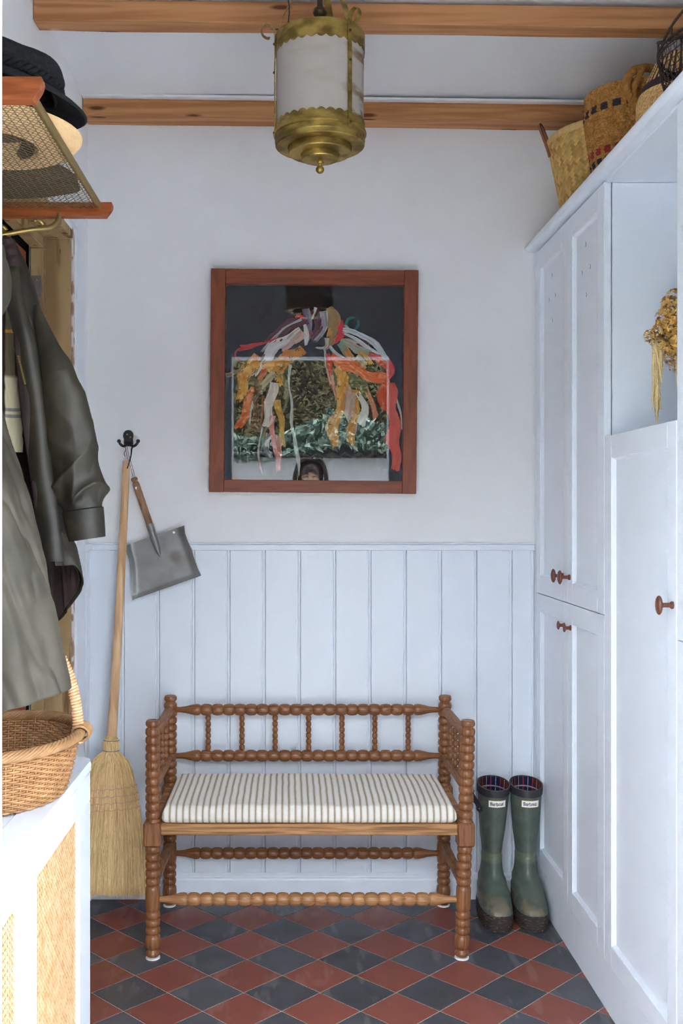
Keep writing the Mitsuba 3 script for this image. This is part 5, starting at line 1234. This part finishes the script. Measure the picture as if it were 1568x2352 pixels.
# ------------------------------------------------------------------ dried flowers in the niche
fl = thing('dried_flower_bunch', 'hanging bunch of dried golden hydrangeas with trailing tassels in the cupboard niche', 'dried flowers')
Rg = np.random.default_rng(21)
def petals(centres, radii, count, size, cols, key, lab):
    V, Fa, C = [], [], []; at = 0
    for c, r, n_ in zip(centres, radii, count):
        for _ in range(n_):
            d = Rg.normal(size=3); d /= np.linalg.norm(d); p = c + d * r * Rg.uniform(.86, 1.05) * np.array([1, 1, 1])
            x, y, nn = frame_of(d + Rg.normal(0, .35, 3)); s = size * Rg.uniform(.6, 1.25); k_ = 4
            col = np.array(lin(*(np.array(cols[Rg.integers(len(cols))]) * Rg.uniform(.82, 1.12)).clip(10, 250)))
            for m_ in range(k_):
                a_ = m_ / k_ * 2 * np.pi + .3; u, w = x * math.cos(a_) + y * math.sin(a_), -x * math.sin(a_) + y * math.cos(a_)
                P_ = [p, p + (u * .55 + w * .42) * s + nn * s * .12, p + (u * 1.0 + w * .26) * s + nn * s * .25, p + (u * 1.0 - w * .26) * s + nn * s * .25, p + (u * .55 - w * .42) * s + nn * s * .12]
                V += P_; Fa += [[at, at + 1, at + 2], [at, at + 2, at + 3], [at, at + 3, at + 4]]; at += 5; C += [col] * 5
    return add(fl + '__' + key, (np.array(V), np.array(Fa)), 'm_vc', False, color=np.array(C), kind='stuff', label=lab)
YW = 2.66
def wp(x, y, dy=0): return px(x, y, YW + dy)
petals([wp(1560, 700), wp(1545, 735, -.02), wp(1540, 765, -.03), wp(1575, 745, -.04), wp(1568, 790, -.03), wp(1600, 720), wp(1610, 780)], [.042, .042, .045, .05, .045, .06, .06], [150, 160, 180, 200, 180, 180, 180], .0066,
       [(206, 162, 86), (220, 180, 106), (194, 146, 74), (176, 130, 64)], 'hydrangea_heads', 'golden hydrangea florets')
petals([wp(1492, 772, -.02), wp(1510, 768, -.02), wp(1512, 784, -.01), wp(1530, 800, -.01), wp(1552, 815), wp(1580, 830), wp(1560, 835)], [.015, .018, .020, .024, .03, .04, .026], [60, 70, 80, 90, 100, 120, 80], .0045,
       [(196, 166, 106), (176, 140, 78), (206, 178, 124), (150, 112, 60)], 'seed_heads', 'small dried seed sprays')
tv, tf, tc = [], [], []
for k_ in range(52):
    if k_ < 42: x0, xb, yb = 1498 + 20 * Rg.random(), 1496 + 24 * Rg.random(), Rg.choice([880, 920, 940, 960, 972], p=[.15, .25, .25, .2, .15])
    elif k_ < 46: x0, xb, yb = 1518, 1520 + Rg.normal(0, 1.5), 850 + 20 * Rg.random()
    else: x0, xb, yb = 1556, 1552 + 5 * Rg.random(), 870 + 30 * Rg.random()
    if yb > 955: xb = 1508
    p = spline([wp(x0, 790, -.02), wp((x0 + xb) / 2 + Rg.normal(0, 2), (790 + yb) / 2, -.02 + Rg.normal(0, .004)), wp(xb, yb, -.02 + Rg.normal(0, .004))], 60)
    rr_ = .0019 * (.7 + .5 * np.abs(np.sin(np.arange(60) * 1.7 + k_))) * np.interp(np.arange(60), [0, 50, 59], [1, 1, .4])
    v, f = tube(p, rr_, 6); tv.append((v + Rg.normal(0, .0006, v.shape), f)); tc.append(np.broadcast_to(np.array(lin(*(np.array([214, 190, 140]) + Rg.normal(0, 8)).clip(0, 250))), (len(v), 3)))
add(fl + '__trailing_tassels', join(*tv), 'm_vc', True, color=np.vstack(tc), kind='stuff', label='pale trailing amaranth tassels')
add(fl + '__stems', tube(spline([px(1585, 720, 2.68), px(1590, 640, 2.72), px(1596, 560, 2.76), px(1600, 430, 2.78)], 20), .004, 6), 'm_jute', True)

# ------------------------------------------------------------------ outside, as the picture glass mirrors it
struct('paving', box(-8, 8, -4.0, 1.10, -.12, -.002, 0), 'm_paving', label='pale paving outside the door')
M('m_paving', lambda p, n, uv: mix(lin(186, 184, 178), lin(210, 208, 202), fbm(p.x * 3, p.y * 3, 0.0)), 0.9)
struct('added_bank', grid(np.stack([np.stack([np.linspace(-14, 14, 40), np.full(40, y), z + .35 * meshkit.noise(np.c_[np.linspace(-14, 14, 40) * .8, np.full(40, y), np.zeros(40)])], 1) for y, z in ((-4.6, -.6), (-6, .3), (-8, 1.5), (-10, 2.9), (-12, 4.1), (-14, 4.3))])), 'm_bank', True, label='dark sky-blocking bank behind the garden wall')  # slope added so that no sky shines between the trees
M('m_bank', lambda p, n, uv: mix(lin(66, 62, 44), lin(120, 114, 80), fbm(p.x * 3, p.y * 3, p.z * 6, octaves=4)), 1.0, spec=0.0)
gw = thing('outbuilding', 'low white outbuilding with a dark corrugated roof mirrored in the picture glass', 'outbuilding')
YO = -4.0
add(gw + '__wall', box(-5, 5, YO - 1.0, YO, 0, 1.75, .01), 'm_render', False, label='white rendered wall')
M('m_render', lambda p, n, uv: mix(lin(156, 156, 158), lin(172, 172, 174), fbm(p.x * 2, p.y, p.z * 2)), 0.9)
xs = np.linspace(-5.2, 5.2, 700); wv_ = .022 * np.sin(xs * 2 * np.pi / .15)
add(gw + '__corrugated_roof', sheet(np.stack([np.stack([xs, np.full(700, y), z + wv_], 1) for y, z in ((YO + .12, 1.765), (YO - .5, 1.83), (YO - 1.05, 1.90))]), .008), 'm_roof', True, label='dark corrugated roof')
M('m_roof', lin(44, 44, 44), 0.8)
add(gw + '__corner_post', box(-.75, -.68, YO, YO + .03, 0, 1.55, .004), 'm_old_wood', False)
def leaves(n, fn, size, cols, seed, stretch=1.8):
    R_ = np.random.default_rng(seed); P_ = fn(R_, n); d = R_.normal(size=(n, 3)); d[:, 2] = np.abs(d[:, 2]) * .8 + .2; d /= np.linalg.norm(d, axis=1, keepdims=True)
    t = np.cross(d, R_.normal(size=(n, 3))); t /= np.linalg.norm(t, axis=1, keepdims=True); b = np.cross(d, t); s = size * R_.uniform(.6, 1.3, n)[:, None]
    V = np.stack([P_ - t * s * stretch / 2, P_ - b * s * .42, P_ + t * s * stretch / 2, P_ + b * s * .42], 1).reshape(-1, 3)
    V[1::4] += d * s * .12; V[3::4] += d * s * .12
    f = tri(np.arange(4 * n).reshape(n, 4)); c = np.array([lin(*x) for x in cols])[R_.integers(len(cols), size=n)] * R_.uniform(.7, 1.25, (n, 1))
    return (V, f), np.repeat(c, 4, 0)
def hedge_pts(R_, n):
    x = R_.uniform(-4.8, 4.8, n); y = R_.uniform(YO - 1.9, YO + .08, n); top = 2.03 + .10 * np.sin(x * 2.1 + .7) + .06 * np.sin(x * 5) + .10 * (x > .3) - .25 * np.clip((YO - y - .0) < .15, 0, 1)
    low = 1.80 + (YO - y) * .12; return np.c_[x, y, low + (top - low) * R_.random(n) ** .6]
m_, c_ = leaves(28000, hedge_pts, .055, [(96, 118, 98), (128, 150, 130), (158, 176, 160), (70, 90, 74)], 3)
add('ivy_hedge', m_, 'm_vc_gloss', False, color=c_, kind='stuff', label='bushy green evergreen leaves growing over the outbuilding roof, mirrored in the picture', cat='hedge')
add_h = []
Rt = np.random.default_rng(8)
for k_ in range(6):
    tr = thing('tree', f'bare woodland tree mirrored in the picture glass, {["leftmost", "second from the left", "third from the left", "fourth from the left", "fifth from the left", "rightmost"][k_]} of the row', 'tree', 'woodland trees behind the outbuilding')
    x0, y0 = -2.7 + k_ * 1.3, -7.2 - .5 * (k_ % 2)
    p = np.array([[x0 + Rt.normal(0, .02) * i, y0, .3 + i * .55] for i in range(7)])
    add(tr + '__trunk', tube(spline(p, 30), np.linspace(.11, .05, 30), 8), 'm_bark', True)
    bs = []
    for b_ in range(30):
        h_ = Rt.uniform(.9, 3.2); q = Rt.uniform(0, 6.28); L = Rt.uniform(.4, .75); s = np.array([np.interp(h_, p[:, 2], p[:, 0]), y0, h_])
        dd = np.array([math.cos(q), math.sin(q) * .6, Rt.uniform(-.1, .6)]); pts = [s]
        for i in range(5): dd = dd + Rt.normal(0, .28, 3); pts.append(pts[-1] + dd / np.linalg.norm(dd) * L / 5)
        bs.append(tube(spline(pts, 14), np.linspace(.022, .005, 14), 5))
    add(tr + '__branches', join(*bs), 'm_bark', True, kind='stuff')
    def tp(R_, n, x0=x0, y0=y0): 
        return np.c_[R_.uniform(x0 - .62, x0 + .62, n), R_.normal(y0, .3, n), R_.uniform(.8, 3.8, n)]
    lm, lc = leaves(6000, tp, .05, [(84, 84, 56), (108, 104, 70), (68, 68, 48), (118, 106, 76)], 40 + k_)
    add(tr + '__foliage', lm, 'm_vc', False, color=lc, kind='stuff')
M('m_bark', lambda p, n, uv: mix(lin(52, 44, 34), lin(98, 86, 66), fbm(p.x * 12, p.y * 12, p.z * 4)), 0.95)

add('added_shade_canopy', join(box(-2.2, 2.2, .20, 1.155, 2.36, 2.42, .004), box(-2.2, 2.2, .15, .199, 2.33, 2.43, .004)), 'm_render', False, label='flat white canopy added unseen to shade the outer doorway behind the viewer', cat='roof')  # unseen canopy added to cut high sky light on things near the doorway
# the photographer, mirrored in the glass: standing behind the lens with both hands raised to the face
pe = thing('person', 'person with dark wavy hair seen from the forehead up, mirrored in the picture glass', 'person')
PX, PY = .09, -.34
def limb(a, b, ra, rb):
    return m3.Manifold.hull(m3.Manifold.sphere(ra, 28).translate(list(map(float, a))) + m3.Manifold.sphere(rb, 28).translate(list(map(float, b))))
def blend(parts, edge=.018, it=14):
    m = m3.Manifold()
    for p in parts: m = m + p
    m = m.refine_to_length(edge).to_mesh(); t = trimesh.Trimesh(m.vert_properties[:, :3], m.tri_verts, process=False); t.merge_vertices()
    trimesh.smoothing.filter_taubin(t, iterations=it); return np.array(t.vertices), np.array(t.faces)
def W(x, y, z): return np.array([PX + x, PY + y, z])
hz = 1.478                                         # eye level
skin = [m3.Manifold.sphere(1, 48).scale([.070, .088, .098]).translate([float(v) for v in W(0, -.01, hz + .015)]), m3.Manifold.sphere(1, 40).scale([.056, .062, .080]).translate([float(v) for v in W(0, .022, hz - .055)]),
        limb(W(0, .078, hz + .012), W(0, .098, hz - .032), .009, .013), limb(W(0, -.02, hz - .08), W(0, -.05, hz - .20), .052, .056)]
for s in (-1, 1):
    skin += [limb(W(s * .072, -.01, hz + .01), W(s * .070, -.012, hz - .04), .010, .009)]
    sh, el, wr__ = W(s * .185, -.06, hz - .27), W(s * .225, .03, hz - .50), W(s * .085, .165, hz - .15)
    skin += [limb(el, wr__, .038, .026), limb(wr__, W(s * .062, .185, hz - .085), .026, .030)]
    for f_ in range(4):
        b0 = W(s * (.058 + .004 * f_), .195, hz - .060 - .017 * f_); m1 = b0 + np.array([-s * .034, .018, .008]); m2 = m1 + np.array([-s * .026, -.006, .004])
        skin += [limb(W(s * .064, .185, hz - .085), b0, .017, .0095), limb(b0, m1, .0095, .0085), limb(m1, m2, .0085, .0075)]
    tb = W(s * .050, .175, hz - .11); skin += [limb(W(s * .066, .18, hz - .115), tb, .014, .010), limb(tb, tb + np.array([-s * .028, .008, -.004]), .010, .008)]
M('m_skin', lin(228, 186, 162), 0.55, spec=0.3); M('m_hair', lambda p, n, uv: mix(lin(34, 24, 20), lin(86, 62, 50), smoothstep(.35, .75, fbm(p.x * 70 + p.z * 30, p.y * 40, p.z * 14))), 0.45, spec=0.5)
M('m_shirt', lin(70, 76, 92), 0.9); M('m_trousers', lin(44, 46, 54), 0.9)
add(pe + '__head_and_hands', blend(skin, .012, 8), 'm_skin', True, label='face, neck and raised hands')
for s in (-1, 1):
    e = add(pe + '__eye', sphere(W(s * .030, .068, hz), .0115, 2), 'm_white', True); add(e + '__iris', sphere(W(s * .030, .0745, hz), .0058, 2), 'm_hair', True)
    add(pe + '__eyebrow', tube(spline([W(s * .014, .080, hz + .022), W(s * .03, .079, hz + .028), W(s * .048, .066, hz + .022)], 10), np.linspace(.0035, .002, 10), 6), 'm_hair', True)
add(pe + '__mouth', tube(spline([W(-.022, .078, hz - .068), W(0, .086, hz - .066), W(.022, .078, hz - .068)], 10), .0045, 6), 'm_lips', True)
M('m_lips', lin(168, 96, 90), 0.5)
hair = []
Rh = np.random.default_rng(2)
cap = []
for k_ in range(220):
    az = Rh.uniform(0, 2 * np.pi); side = math.cos(az)          # strands swept from a side parting
    st0 = W(.022 + Rh.normal(0, .006), .060 - .13 * Rh.random(), hz + .140 + .012 * Rh.random())
    out = np.array([math.copysign(1, side) * (.100 + .016 * Rh.random()), 0, 0]); yb = -.085 + .145 * Rh.random()
    if Rh.random() < .35: out[0] *= .5; yb = -.105
    p1 = W(out[0] * .62, (st0[1] - PY) * .5 + yb * .5, hz + .128 + .024 * Rh.random()); p2 = W(out[0], yb, hz + .05); p3 = W(out[0] * (1.0 + .1 * Rh.random()), yb - .01, hz - .06 - .05 * Rh.random()); p4 = p3 + np.array([Rh.normal(0, .012), -.01, -.045])
    hair.append(tube(spline([st0, p1, p2, p3, p4], 18), np.interp(np.linspace(0, 1, 18), [0, .15, .8, 1], [.004, .0075, .0065, .002]), 6))
capm = m3.Manifold.sphere(1, 48).scale([.094, .108, .122]).translate([float(v) for v in W(0, -.020, hz + .030)]) - m3.Manifold.cube([.4, .4, .4], True).translate([float(v) for v in W(0, .225, hz - .16)]) - m3.Manifold.sphere(1, 32).scale([.058, .2, .11]).translate([float(v) for v in W(.006, .165, hz - .035)])
cv, cf_ = blend([capm], .012, 4)
add(pe + '__hair', join((cv, cf_), *hair), 'm_hair', True, label='dark brown wavy hair')
tor = [limb(W(0, -.06, hz - .30), W(0, -.06, hz - .55), .115, .105), limb(W(-.10, -.06, hz - .285), W(.10, -.06, hz - .285), .075, .075), limb(W(-.06, -.06, hz - .72), W(.06, -.06, hz - .72), .115, .115), limb(W(0, -.06, hz - .5), W(0, -.06, hz - .7), .105, .12), limb(W(0, -.05, hz - .2), W(0, -.06, hz - .3), .058, .09)]
for s in (-1, 1):
    sh, el = W(s * .175, -.06, hz - .28), W(s * .225, .03, hz - .50); tor += [limb(sh, el, .055, .045), limb(el, el + (W(s * .085, .165, hz - .15) - el) * .35, .045, .040), limb(W(s * .1, -.06, hz - .285), sh, .07, .056)]
add(pe + '__shirt', blend(tor, .02, 12), 'm_shirt', True)
leg = []
for s in (-1, 1):
    hpj, kn, an_ = W(s * .085, -.06, hz - .76), W(s * .10, .02, .40), W(s * .105, -.06, .07)
    leg += [limb(hpj, kn, .088, .058), limb(kn, an_, .056, .040)]
    fo = blend([limb(W(s * .105, -.08, .035), W(s * .115, .10, .028), .034, .026), limb(W(s * .105, -.07, .08), W(s * .105, -.07, .035), .04, .036)], .015, 5); fo[0][:, 2] = np.maximum(fo[0][:, 2], 0.0)
    add(pe + '__shoe', fo, 'm_rubber', True)
leg += [limb(W(-.07, -.06, hz - .74), W(.07, -.06, hz - .74), .112, .112)]
add(pe + '__trousers', blend(leg, .02, 12), 'm_trousers', True)
